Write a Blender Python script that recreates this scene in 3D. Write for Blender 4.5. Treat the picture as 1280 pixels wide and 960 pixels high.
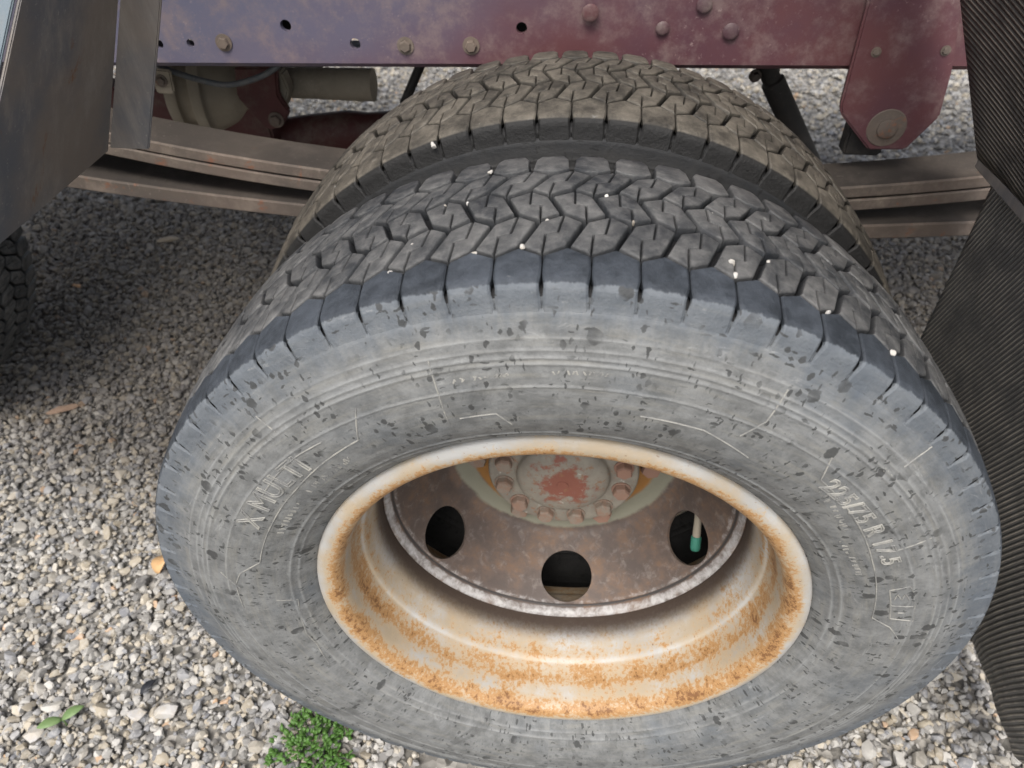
import bpy, bmesh, math, random
import numpy as np
from mathutils import Vector, Matrix, noise as mnoise
R = math.radians
random.seed(7); rng = np.random.default_rng(11)
for o in list(bpy.data.objects): bpy.data.objects.remove(o)
scene = bpy.context.scene; COL = scene.collection

# ------------------------------------------------------------------ camera, sky, sun, exposure
H = 0.378                                   # axle height above the ground
CAM = np.array([-0.0072, -0.4045, 0.6433])  # relative to the axle centre
PITCH, YAW, ROLL, FPX = 0.7212, -0.0887, -0.0061, 928.7
_fw = np.array([math.sin(YAW)*math.cos(PITCH), math.cos(YAW)*math.cos(PITCH), -math.sin(PITCH)])
_r = np.cross(_fw, [0, 0, 1]); _r /= np.linalg.norm(_r); _u = np.cross(_r, _fw)
_r, _u = _r*math.cos(ROLL)+_u*math.sin(ROLL), -_r*math.sin(ROLL)+_u*math.cos(ROLL)
cd = bpy.data.cameras.new('camera'); cam = bpy.data.objects.new('camera', cd); COL.objects.link(cam)
cam.matrix_world = Matrix(((_r[0], _u[0], -_fw[0], CAM[0]), (_r[1], _u[1], -_fw[1], CAM[1]),
                           (_r[2], _u[2], -_fw[2], CAM[2]+H), (0, 0, 0, 1)))
cd.sensor_width = 36; cd.lens = 36*FPX/1280; cd.clip_start = 0.02; cd.clip_end = 1000
cd.dof.use_dof = True; cd.dof.focus_distance = 0.66; cd.dof.aperture_fstop = 8.5
scene.camera = cam
w = bpy.data.worlds.new('World'); scene.world = w; w.use_nodes = True
SUN_EL, SUN_AZ = 58.0, 192.0                # azimuth of the sun, clockwise from +Y
nt = w.node_tree; bg = nt.nodes['Background']
sky = nt.nodes.new('ShaderNodeTexSky'); sky.sky_type = 'NISHITA'; sky.sun_disc = False
sky.sun_elevation = R(SUN_EL); sky.sun_rotation = R(SUN_AZ); sky.air_density = 1.0; sky.dust_density = 3.5; sky.ozone_density = 1.0
hs = nt.nodes.new('ShaderNodeHueSaturation'); hs.inputs['Saturation'].default_value = .45      # thin cloud cover
nt.links.new(sky.outputs[0], hs.inputs['Color']); nt.links.new(hs.outputs[0], bg.inputs[0]); bg.inputs[1].default_value = 0.135
sd = bpy.data.lights.new('sun', 'SUN'); sd.energy = 1.5; sd.angle = R(28); sd.color = (1, .96, .9)
sun = bpy.data.objects.new('sun', sd); COL.objects.link(sun)
_sd = Vector((math.sin(R(SUN_AZ))*math.cos(R(SUN_EL)), math.cos(R(SUN_AZ))*math.cos(R(SUN_EL)), math.sin(R(SUN_EL))))
sun.rotation_euler = _sd.to_track_quat('Z', 'Y').to_euler(); sun.location = (0, -3, 6)
scene.view_settings.view_transform = 'Standard'; scene.view_settings.look = 'None'
scene.view_settings.gamma = 1; scene.view_settings.use_curve_mapping = False
scene.view_settings.exposure = 1.04
scene.render.engine = 'CYCLES'

# ------------------------------------------------------------------ helpers
def ray(px, py): return _fw + _r*(px-640)/FPX - _u*(py-480)/FPX
def at_y(px, py, y): d = ray(px, py); return CAM + d*(y-CAM[1])/d[1]      # relative to axle centre
def at_z(px, py, z): d = ray(px, py); return CAM + d*(z-CAM[2])/d[2]
def V(p): return (float(p[0]), float(p[1]), float(p[2])+H)

class NT:
    def __init__(s, name):
        s.m = bpy.data.materials.new(name); s.m.use_nodes = True; s.t = s.m.node_tree
        s.b = s.t.nodes['Principled BSDF']; s.b.inputs['Specular IOR Level'].default_value = .35
    def n(s, typ, **kw):
        x = s.t.nodes.new(typ)
        for k, v in kw.items():
            if k.startswith('i_'):
                key = k[2:]; x.inputs[int(key) if key.isdigit() else key].default_value = v
            else: setattr(x, k, v)
        return x
    def l(s, a, b): s.t.links.new(a, b)
    def pos(s): return s.n('ShaderNodeNewGeometry').outputs['Position']
    def map(s, src, scale=(1, 1, 1), rot=(0, 0, 0)):
        x = s.n('ShaderNodeMapping'); x.inputs['Scale'].default_value = scale; x.inputs['Rotation'].default_value = rot
        s.l(src, x.inputs['Vector']); return x.outputs[0]
    def noise(s, src, scale, detail=4, rough=.6, dist=0):
        x = s.n('ShaderNodeTexNoise'); x.inputs['Scale'].default_value = scale; x.inputs['Detail'].default_value = detail
        x.inputs['Roughness'].default_value = rough; x.inputs['Distortion'].default_value = dist
        s.l(src, x.inputs['Vector']); return x.outputs['Fac']
    def ramp(s, src, lo, hi):
        x = s.n('ShaderNodeMapRange'); x.clamp = True; x.interpolation_type = 'SMOOTHSTEP'
        x.inputs[1].default_value = lo; x.inputs[2].default_value = hi; s.l(src, x.inputs[0]); return x.outputs[0]
    def math(s, op, a, b=None, clamp=False):
        x = s.n('ShaderNodeMath', operation=op, use_clamp=clamp)
        for i, q in enumerate((a, b)):
            if q is None: continue
            if isinstance(q, (int, float)): x.inputs[i].default_value = q
            else: s.l(q, x.inputs[i])
        return x.outputs[0]
    def mix(s, f, a, b):
        x = s.n('ShaderNodeMix', data_type='RGBA')
        for sock, q in ((x.inputs[0], f), (x.inputs[6], a), (x.inputs[7], b)):
            if isinstance(q, (int, float)): sock.default_value = q
            elif isinstance(q, tuple): sock.default_value = q if len(q) == 4 else (*q, 1)
            else: s.l(q, sock)
        return x.outputs[2]
    def attr(s, name, out='Fac'):
        return s.n('ShaderNodeAttribute', attribute_name=name).outputs[out]
    def bump(s, h, strength=.3, dist=.002, nrm=None):
        x = s.n('ShaderNodeBump'); x.inputs['Strength'].default_value = strength; x.inputs['Distance'].default_value = dist
        s.l(h, x.inputs['Height'])
        if nrm is not None: s.l(nrm, x.inputs['Normal'])
        return x.outputs[0]
    def done(s, col=None, rough=None, nrm=None, metal=None, spec=None):
        for k, q in (('Base Color', col), ('Roughness', rough), ('Metallic', metal), ('Normal', nrm), ('Specular IOR Level', spec)):
            if q is None: continue
            if isinstance(q, (int, float)): s.b.inputs[k].default_value = q
            elif isinstance(q, tuple): s.b.inputs[k].default_value = (*q, 1)
            else: s.l(q, s.b.inputs[k])
        return s.m

def mat_paint(name, base, alt, dust, rust=(.20, .075, .025), dust_amt=.5, rust_amt=.35, rough=.55, scale=6, streak=False, over=None):
    a = NT(name); p = a.pos()
    n1 = a.noise(p, scale, 5, .6); c = a.mix(a.ramp(n1, .35, .65), base, alt)
    if over:                                                # colour turns bluer towards the upper left of the frame
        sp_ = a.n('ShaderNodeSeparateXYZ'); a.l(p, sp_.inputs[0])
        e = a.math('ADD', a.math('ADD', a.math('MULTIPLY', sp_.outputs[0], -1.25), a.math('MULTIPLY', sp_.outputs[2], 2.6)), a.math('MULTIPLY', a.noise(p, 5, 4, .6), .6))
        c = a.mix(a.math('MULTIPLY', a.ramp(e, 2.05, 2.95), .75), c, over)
    q = a.map(p, (1, 1, .18)) if streak else p
    n2 = a.noise(q, scale*3.1, 9, .75); c = a.mix(a.math('MULTIPLY', a.ramp(n2, .44, .70), dust_amt), c, dust)
    n3 = a.noise(q, scale*4.7, 8, .72, .4); c = a.mix(a.ramp(n3, .74-rust_amt*.35, .80-rust_amt*.3), c, rust)
    n4 = a.noise(p, 210, 3, .6); c = a.mix(a.math('MULTIPLY', a.math('MULTIPLY', a.ramp(n4, .62, .74), a.ramp(n1, .4, .65)), .45), c, tuple(min(1, x*1.5+.03) for x in dust))
    return a.done(c, a.math('MULTIPLY_ADD', n2, .3) if False else rough, a.bump(a.noise(p, 220, 5, .65), .25, .001))

M = {}
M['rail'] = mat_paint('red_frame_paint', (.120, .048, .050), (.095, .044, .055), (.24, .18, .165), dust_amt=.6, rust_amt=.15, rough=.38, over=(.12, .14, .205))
M['railold'] = mat_paint('worn_red_paint', (.105, .042, .045), (.08, .045, .055), (.20, .155, .14), dust_amt=.75, rust_amt=.3, rough=.5)
M['darkred'] = mat_paint('dark_red_axle_paint', (.085, .025, .024), (.06, .022, .02), (.13, .105, .085), dust_amt=.7, rust_amt=.1, rough=.6)
M['spring'] = mat_paint('dirty_spring_steel', (.15, .115, .092), (.11, .09, .075), (.25, .20, .16), rust=(.22, .10, .06), dust_amt=.75, rust_amt=.45, rough=.75)
M['plate'] = mat_paint('weathered_guard_steel', (.215, .180, .150), (.125, .130, .142), (.31, .275, .235), rust=(.20, .11, .06), dust_amt=.75, rust_amt=.38, rough=.55, streak=True)
M['skirt'] = mat_paint('blue_skirt_paint', (.11, .15, .18), (.15, .165, .17), (.2, .17, .14), rust=(.22, .13, .08), dust_amt=.5, rust_amt=.5, rough=.5, streak=True)
M['cast'] = mat_paint('dusty_cast_iron', (.30, .26, .20), (.23, .20, .155), (.38, .33, .26), dust_amt=.6, rust_amt=.0, rough=.8, scale=9)
M['dark'] = mat_paint('oily_dark_steel', (.022, .02, .019), (.03, .028, .025), (.07, .06, .05), dust_amt=.5, rust_amt=.1, rough=.6)
M['drum'] = mat_paint('sooty_brake_drum', (.05, .045, .042), (.07, .06, .055), (.12, .10, .09), dust_amt=.6, rust_amt=.3, rough=.8)
M['spring_shade'] = mat_paint('shaded_spring_top', (.075, .062, .052), (.055, .047, .041), (.12, .10, .085), rust=(.12, .06, .035), dust_amt=.6, rust_amt=.3, rough=.7)  # leaf tops: their shade put into a darker spring colour
M['wood'] = mat_paint('shade_bed_planks', (.16, .11, .07), (.12, .08, .05), (.2, .17, .14), rust_amt=.0, rough=.85)
M['greycable'] = mat_paint('grey_cable_sheath', (.10, .11, .115), (.08, .085, .09), (.2, .18, .16), rust_amt=0, rough=.6, scale=30)

def polar(a):
    """(metres round the axle at 0.3 m, radius) from the position about the rear axle"""
    p = a.pos(); sx = a.n('ShaderNodeSeparateXYZ'); a.l(p, sx.inputs[0]); z = a.math('SUBTRACT', sx.outputs[2], H)
    rad = a.math('SQRT', a.math('ADD', a.math('MULTIPLY', sx.outputs[0], sx.outputs[0]), a.math('MULTIPLY', z, z)))
    th = a.math('MULTIPLY', a.math('ARCTAN2', sx.outputs[0], z), .3)
    cb = a.n('ShaderNodeCombineXYZ'); a.l(th, cb.inputs[0]); a.l(rad, cb.inputs[1]); a.l(a.math('MULTIPLY', sx.outputs[1], .02), cb.inputs[2])
    return cb.outputs[0], rad
def side_color(a, uv, rad, dustcol):
    big = a.noise(uv, 9, 4, .6); mid = a.noise(uv, 45, 6, .7); fine = a.noise(uv, 320, 4, .7)
    c = a.mix(a.ramp(mid, .33, .67), tuple(x*1.10 for x in dustcol), tuple(x*.66 for x in dustcol))
    c = a.mix(a.math('MULTIPLY', a.ramp(fine, .5, .7), .35), c, tuple(x*.5 for x in dustcol))
    c = a.mix(a.math('MULTIPLY', a.ramp(a.noise(a.map(uv, (14, 150, 1)), 1, 5, .7), .45, .75), .4), c, tuple(x*y for x, y in zip(dustcol, (1.5, 1.4, 1.2))))
    c = a.mix(a.math('MULTIPLY', a.ramp(big, .50, .74), .55), c, tuple(x*y for x, y in zip(dustcol, (.50, .58, .70))))
    c = a.mix(a.math('MULTIPLY', a.math('MULTIPLY', a.attr('rib'), a.ramp(a.noise(uv, 22, 5, .7), .35, .6)), .48), c, tuple(x*1.8 for x in dustcol))
    smear = a.noise(uv, 13, 6, .72, .8)
    c = a.mix(a.math('MULTIPLY', a.ramp(smear, .55, .70), .6), c, tuple(x*.38 for x in dustcol))
    c = a.mix(a.math('MULTIPLY', a.ramp(a.noise(a.map(uv, (8, 60, 1), (0, 0, .25)), 1, 7, .75), .52, .68), .35), c, tuple(x*1.5 for x in dustcol))
    # less dusty rubber towards the shoulder, reflected sky blue painted in
    c = a.mix(a.math('MULTIPLY', a.ramp(a.math('ADD', rad, a.math('MULTIPLY', a.math('SUBTRACT', a.noise(a.map(uv, (70, 14, 1)), 1, 5, .7), .5), .05)), .345, .372), .55), c, tuple(x*y for x, y in zip(dustcol, (.42, .52, .68))))
    def specks(sc, sx, sy, thr, seed, per):
        m = a.n('ShaderNodeMapping'); m.inputs['Scale'].default_value = (sx, sy, 1); m.inputs['Location'].default_value = (seed, seed*.7, seed)
        off = a.n('ShaderNodeVectorMath', operation='ADD'); nz = a.n('ShaderNodeTexNoise', i_Scale=230.0); a.l(uv, nz.inputs['Vector'])
        sc2 = a.n('ShaderNodeVectorMath', operation='SCALE'); a.l(nz.outputs['Color'], sc2.inputs[0]); sc2.inputs['Scale'].default_value = .0035
        a.l(uv, off.inputs[0]); a.l(sc2.outputs[0], off.inputs[1]); a.l(off.outputs[0], m.inputs['Vector'])
        v = a.n('ShaderNodeTexVoronoi', feature='F1', i_Scale=sc); a.l(m.outputs[0], v.inputs['Vector'])
        sz = a.n('ShaderNodeSeparateColor'); a.l(v.outputs['Color'], sz.inputs[0])
        lim = a.math('MULTIPLY', a.ramp(sz.outputs[0], per, 1.0), thr)
        return a.ramp(a.math('SUBTRACT', lim, v.outputs['Distance']), 0.0, .05)
    s1 = specks(75, 1.0, .8, .40, 3, .55); s2 = specks(170, 1.2, .75, .42, 11, .45); s3 = specks(150, 2.6, .7, .36, 23, .55); s4 = specks(140, .7, 2.4, .36, 31, .6)
    sp = a.math('MAXIMUM', a.math('MAXIMUM', s1, s2), a.math('MAXIMUM', s3, s4))
    sp = a.math('MULTIPLY', sp, a.ramp(a.noise(uv, 30, 3, .5), .40, .55))
    c = a.mix(a.math('MULTIPLY', sp, .85), c, tuple(x*.22 for x in dustcol))
    c = a.mix(a.math('MULTIPLY', a.ramp(a.noise(a.map(uv, (30, 90, 1)), 1, 6, .75, .6), .60, .70), .35), c, tuple(x*2.0 for x in dustcol))
    return c, mid, fine
def mat_sidewall(name, dustcol):
    a = NT(name); uv, rad = polar(a); c, mid, fine = side_color(a, uv, rad, dustcol)
    return a.done(c, .66, a.bump(fine, .35, .0012, a.bump(mid, .4, .003)))
def mat_tread(name, cole, dust, amount, side=None, wall=False):
    a = NT(name); p = a.pos()
    n1 = a.noise(p, 24, 6, .7); n2 = a.noise(p, 95, 6, .72); n3 = a.noise(p, 7, 3, .5)
    rnd = a.n('ShaderNodeObjectInfo').outputs['Random']
    f = a.math('ADD', a.math('MULTIPLY', a.ramp(n1, .36, .66), .6), a.math('MULTIPLY', a.ramp(n2, .38, .66), .4))
    f = a.math('MULTIPLY', a.math('ADD', a.math('MULTIPLY', rnd, .25), f), amount, clamp=True)
    # dust lies on the tread faces; the walls of the grooves are black rubber
    f = a.math('MULTIPLY', f, a.ramp(a.attr('top'), .1, .95))
    c = a.mix(f, cole, dust)
    c = a.mix(a.math('MULTIPLY', a.math('MULTIPLY', a.ramp(n2, .62, .72), a.ramp(n3, .48, .66)), .6), c, (.28, .28, .27))
    if wall:
        uv, rad = polar(a); sc_, mid, fine = side_color(a, uv, rad, side)
        rag = a.noise(a.map(uv, (95, 10, 1)), 1, 5, .75)
        dd = a.math('ADD', a.attr('dusty'), a.math('MULTIPLY', a.math('SUBTRACT', rag, .5), 1.6))
        c = a.mix(a.math('MULTIPLY', a.ramp(dd, .28, .55), a.ramp(a.attr('dusty'), .02, .2)), c, sc_)
    elif side: c = a.mix(a.ramp(a.attr('dusty'), .2, .6), c, side)
    return a.done(c, .62, a.bump(a.noise(p, 420, 5, .7), .5, .0012, a.bump(n2, .6, .0025)))
SW = (.160, .162, .158)
M['tread_o'] = mat_tread('tread_rubber_grey_dust', (.016, .018, .021), (.118, .115, .110), .95)
M['tread_i'] = mat_tread('tread_rubber_brown_dust', (.020, .018, .015), (.122, .107, .086), 1.0, (.009, .0085, .008))
M['tread_s'] = mat_tread('shoulder_rubber_sky_tint', (.013, .016, .020), (.056, .064, .076), .75, SW, True)  # dark shoulder rubber with the blue of reflected sky in its colour
M['base_rubber'] = mat_tread('groove_rubber', (.010, .010, .011), (.03, .028, .025), .4)
M['side'] = mat_sidewall('dusty_sidewall_rubber', SW)
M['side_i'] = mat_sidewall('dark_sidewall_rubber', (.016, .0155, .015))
a = NT('worn_moulding_rubber'); p = a.pos()
M['letter'] = a.done(a.mix(a.ramp(a.noise(p, 60, 5, .7), .35, .65), (.15, .15, .145), (.29, .28, .25)), .7)
a = NT('rust_rim'); p = a.pos(); uv = a.n('ShaderNodeUVMap', uv_map='polar').outputs[0]
wear = a.attr('wear'); soot = a.attr('soot')
n1 = a.noise(p, 38, 8, .74); n2 = a.noise(a.map(p, (1, .8, 1)), 230, 6, .8); n3 = a.noise(p, 9, 3, .5)
paint = a.mix(a.ramp(n3, .35, .65), (.40, .395, .38), (.32, .31, .29))
m = a.math('ADD', a.math('ADD', a.math('MULTIPLY', n1, .42), a.math('MULTIPLY', n2, .58)), a.math('MULTIPLY', a.math('SUBTRACT', wear, .5), .40))
m = a.math('ADD', m, a.math('MULTIPLY', a.math('SUBTRACT', a.noise(p, 12, 4, .6), .5), .22))
st = a.math('MULTIPLY', a.ramp(a.math('ADD', a.noise(p, 14, 5, .65), a.math('MULTIPLY', wear, .35)), .48, .76), .65)
paint = a.mix(st, paint, (.35, .255, .135))
c = a.mix(a.ramp(m, .44, .56), paint, (.40, .31, .205))
c = a.mix(a.math('MULTIPLY', a.ramp(m, .525, .575), .85), c, (.34, .175, .058))
c = a.mix(a.ramp(m, .62, .66), c, (.17, .08, .032))
c = a.mix(a.math('MULTIPLY', a.ramp(a.noise(a.map(p, (1, 1, 1)), 210, 4, .7), .64, .70), .7), c, (.17, .085, .04))
c = a.mix(a.ramp(a.math('ADD', soot, a.math('MULTIPLY', a.math('SUBTRACT', n2, .5), .35)), .08, .85), c, (.05, .036, .028))
M['rim'] = a.done(c, a.math('MULTIPLY_ADD', m, .5, ) if False else .5, a.bump(m, .35, .0015))
a = NT('sooty_disc'); p = a.pos(); wear = a.attr('wear'); soot = a.attr('soot')
n1 = a.noise(p, 22, 8, .7); n2 = a.noise(p, 75, 7, .75, .5); n3 = a.noise(p, 160, 4, .7)
c = a.mix(a.ramp(n1, .35, .65), (.075, .058, .050), (.115, .082, .064))
c = a.mix(a.math('MULTIPLY', a.ramp(n2, .50, .70), .55), c, (.21, .18, .16))
c = a.mix(a.math('MULTIPLY', a.ramp(a.math('ADD', n1, a.math('MULTIPLY', n3, .3)), .62, .86), .5), c, (.17, .09, .042))
c = a.mix(a.ramp(a.math('ADD', wear, a.math('MULTIPLY', a.math('SUBTRACT', n2, .5), .8)), .35, .72), c, (.40, .39, .38))
c = a.mix(a.ramp(a.math('ADD', soot, a.math('MULTIPLY', a.math('SUBTRACT', n2, .5), .9)), .4, .8), c, (.035, .031, .029))
g = a.attr('pale'); c = a.mix(a.ramp(a.math('ADD', g, a.math('MULTIPLY', a.math('SUBTRACT', n1, .5), .6)), .4, .6), c, (.205, .20, .15))
g = a.attr('orange'); c = a.mix(a.ramp(a.math('ADD', g, a.math('MULTIPLY', a.math('SUBTRACT', n1, .5), .5)), .4, .6), c, (.26, .125, .035))
M['disc'] = a.done(c, .6, a.bump(n2, .35, .0015))
a = NT('hub_paint'); p = a.pos(); n1 = a.noise(p, 35, 7, .7); n2 = a.noise(p, 110, 6, .7)
c = a.mix(a.ramp(n1, .35, .65), (.235, .215, .175), (.185, .165, .135))
c = a.mix(a.ramp(a.math('ADD', a.attr('pale'), a.math('MULTIPLY', a.math('SUBTRACT', n1, .5), .9)), .45, .55), c, (.20, .075, .052))
c = a.mix(a.math('MULTIPLY', a.ramp(n2, .55, .66), .8), c, (.22, .11, .06)); c = a.mix(a.ramp(a.noise(p, 60, 5, .7), .64, .7), c, (.35, .33, .29))
M['hub'] = a.done(c, .65, a.bump(n2, .4, .0015))
a = NT('rusty_bolt'); p = a.pos(); n1 = a.noise(p, 90, 5, .7); rnd = a.n('ShaderNodeObjectInfo').outputs['Random']
c = a.mix(a.ramp(n1, .4, .6), (.21, .175, .14), (.22, .145, .105)); c = a.mix(a.ramp(rnd, .6, .95), c, (.25, .145, .105))
M['bolt'] = a.done(c, .65, a.bump(n1, .3, .001))

def mat_ribbed(name, rot, pitch, c1, c2):
    a = NT(name); uv = a.n('ShaderNodeUVMap', uv_map='polar').outputs[0]
    wv = a.n('ShaderNodeTexWave', wave_type='BANDS', bands_direction='X', wave_profile='SIN', i_Scale=2*math.pi/pitch/20, i_Distortion=.25, i_Detail=2.0)
    wv.inputs['Detail Scale'].default_value = .4
    a.l(a.map(uv, rot=(0, 0, rot)), wv.inputs['Vector'])
    f = wv.outputs['Fac']; n = a.noise(uv, 18, 5, .65); n2 = a.noise(uv, 200, 4, .7)
    c = a.mix(a.math('MULTIPLY', a.ramp(a.math('ADD', f, a.math('MULTIPLY', n2, .5)), .75, 1.15), a.ramp(n, .3, .65)), c1, c2)
    return a.done(c, .6, a.bump(f, 1.0, .0024, a.bump(n2, .3, .001)))
M['flap_up'] = mat_ribbed('ribbed_rubber_upper', R(78), .0075, (.085, .078, .070), (.42, .36, .29))
M['flap_lo'] = mat_ribbed('ribbed_rubber_lower', R(-24), .0062, (.140, .134, .124), (.42, .38, .32))

def new_obj(name, me, mat=None, parent=None, loc=None, smooth=None):
    o = bpy.data.objects.new(name, me); COL.objects.link(o)
    if mat is not None and not me.materials: me.materials.append(mat)
    if parent is not None: o.parent = parent
    if loc is not None: o.location = loc
    if smooth is not None:
        for pl in me.polygons: pl.use_smooth = True
        if smooth < 179: me.set_sharp_from_angle(angle=R(smooth))
    return o
def mesh(name, vs, fs):
    me = bpy.data.meshes.new(name); me.from_pydata([tuple(map(float, v)) for v in vs], [], fs); me.update(); return me
def fix_normals(me):
    bm = bmesh.new(); bm.from_mesh(me); bmesh.ops.recalc_face_normals(bm, faces=bm.faces); bm.to_mesh(me); bm.free(); return me
def tag(o, label, cat=None, group=None, kind=None):
    if label: o['label'] = label
    if cat: o['category'] = cat
    if group: o['group'] = group
    if kind: o['kind'] = kind
    return o
def empty(name, loc=(0, 0, 0), parent=None):
    o = bpy.data.objects.new(name, None); COL.objects.link(o); o.location = loc; o.empty_display_size = .05
    if parent is not None: o.parent = parent
    return o
def lathe(name, prof, n=160, attrs=None, clampz=None):
    """revolve (radius, y) about the Y axis; phi clockwise from the top, seam at the bottom"""
    prof = np.array(prof); k = len(prof); ph = -math.pi + np.arange(n)*2*math.pi/n
    P = np.zeros((n, k, 3)); P[:, :, 0] = np.sin(ph)[:, None]*prof[None, :, 0]; P[:, :, 2] = np.cos(ph)[:, None]*prof[None, :, 0]; P[:, :, 1] = prof[None, :, 1]
    if clampz is not None: P[:, :, 2] = np.maximum(P[:, :, 2], clampz)
    fs = []
    for i in range(n):
        j = (i+1) % n
        for q in range(k-1): fs.append((i*k+q, i*k+q+1, j*k+q+1, j*k+q))
    me = mesh(name, P.reshape(-1, 3), fs)
    uvl = me.uv_layers.new(name='polar'); uv = []
    for i in range(n):
        for q in range(k-1):
            a0, a1 = ph[i]*.3, (ph[i]+2*math.pi/n)*.3
            uv += [a0, prof[q, 0], a0, prof[q+1, 0], a1, prof[q+1, 0], a1, prof[q, 0]]
    uvl.data.foreach_set('uv', uv)
    for nm, vals in (attrs or {}).items():
        at = me.attributes.new(nm, 'FLOAT', 'POINT'); at.data.foreach_set('value', np.tile(np.array(vals, float), n))
    return me
def smoothcurve(pts, sub=5):
    """Catmull-Rom through the points"""
    pts = np.array(pts, float); out = []
    ext = np.vstack([2*pts[0]-pts[1], pts, 2*pts[-1]-pts[-2]])
    for i in range(len(pts)-1):
        p0, p1, p2, p3 = ext[i:i+4]
        for t in np.arange(sub)/sub:
            out.append(.5*((2*p1)+(-p0+p2)*t+(2*p0-5*p1+4*p2-p3)*t*t+(-p0+3*p1-3*p2+p3)*t**3))
    out.append(pts[-1]); return np.array(out)
def tube(name, pts, rad, mat, parent, seg=8, close_ends=True):
    pts = [Vector(p) for p in pts]; bm = bmesh.new(); rings = []
    for i, p in enumerate(pts):
        t = (pts[min(i+1, len(pts)-1)]-pts[max(i-1, 0)]).normalized()
        a_ = t.orthogonal().normalized() if i == 0 else (prev - t*prev.dot(t)).normalized()
        prev = a_; b_ = t.cross(a_); rr = rad[i] if hasattr(rad, '__len__') else rad
        rings.append([bm.verts.new(p+(a_*math.cos(2*math.pi*k/seg)+b_*math.sin(2*math.pi*k/seg))*rr) for k in range(seg)])
    for r0, r1 in zip(rings, rings[1:]):
        for k in range(seg): bm.faces.new((r0[k], r0[(k+1) % seg], r1[(k+1) % seg], r1[k]))
    if close_ends: bm.faces.new(rings[0][::-1]); bm.faces.new(rings[-1])
    me = bpy.data.meshes.new(name); bmesh.ops.recalc_face_normals(bm, faces=bm.faces); bm.to_mesh(me); bm.free()
    return new_obj(name, me, mat, parent, smooth=50)
def box(name, lo, hi, mat, parent, bev=.003, seg=2):
    bm = bmesh.new(); bmesh.ops.create_cube(bm, size=1)
    lo = Vector(lo); hi = Vector(hi)
    for v in bm.verts: v.co = Vector([lo[i]+(v.co[i]+.5)*(hi[i]-lo[i]) for i in range(3)])
    if bev: bmesh.ops.bevel(bm, geom=bm.edges[:], offset=bev, segments=seg, affect='EDGES')
    me = bpy.data.meshes.new(name); bm.to_mesh(me); bm.free(); return new_obj(name, me, mat, parent, smooth=40)
def slab(name, poly, y0, y1, mat, parent, bev=.002):
    """polygon in x,z given thickness along y"""
    bm = bmesh.new(); f = bm.faces.new([bm.verts.new((p[0], y0, p[1])) for p in poly])
    g = bmesh.ops.extrude_face_region(bm, geom=[f])
    for v in g['geom']:
        if isinstance(v, bmesh.types.BMVert): v.co.y = y1
    bmesh.ops.recalc_face_normals(bm, faces=bm.faces)
    if bev: bmesh.ops.bevel(bm, geom=bm.edges[:], offset=bev, segments=2, affect='EDGES')
    me = bpy.data.meshes.new(name); bm.to_mesh(me); bm.free(); return new_obj(name, me, mat, parent, smooth=40)
def boolean_cut(o, cutters):
    """cut the given objects out of o for good and remove them"""
    for c in cutters:
        md = o.modifiers.new('b', 'BOOLEAN'); md.operation = 'DIFFERENCE'; md.solver = 'EXACT'; md.object = c
    bpy.context.view_layer.update(); dg = bpy.context.evaluated_depsgraph_get()
    me = bpy.data.meshes.new_from_object(o.evaluated_get(dg), preserve_all_data_layers=True, depsgraph=dg)
    o.modifiers.clear(); old = o.data; o.data = me; bpy.data.meshes.remove(old)
    for c in cutters:
        m_ = c.data; bpy.data.objects.remove(c); bpy.data.meshes.remove(m_)
def hexbolt_mesh(name, af, h, washer=None):
    """hexagonal head pointing along -Y"""
    bm = bmesh.new(); rr = af/2/math.cos(R(30))
    rings = [(rr, 0), (rr, -h*.8), (rr*.86, -h), (rr*.5, -h)]
    vr = [[bm.verts.new((q*math.sin(R(60*k+15)), y, q*math.cos(R(60*k+15)))) for k in range(6)] for q, y in rings]
    for a0, a1 in zip(vr, vr[1:]):
        for k in range(6): bm.faces.new((a0[k], a0[(k+1) % 6], a1[(k+1) % 6], a1[k]))
    bm.faces.new(vr[-1])
    if washer:
        w1 = [bm.verts.new((washer*math.sin(R(20*k)), -.0015, washer*math.cos(R(20*k)))) for k in range(18)]
        w0 = [bm.verts.new((washer*math.sin(R(20*k)), 0, washer*math.cos(R(20*k)))) for k in range(18)]
        bm.faces.new(w1)
        for k in range(18): bm.faces.new((w0[k], w0[(k+1) % 18], w1[(k+1) % 18], w1[k]))
    bmesh.ops.recalc_face_normals(bm, faces=bm.faces)
    me = bpy.data.meshes.new(name); bm.to_mesh(me); bm.free(); return me

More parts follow.
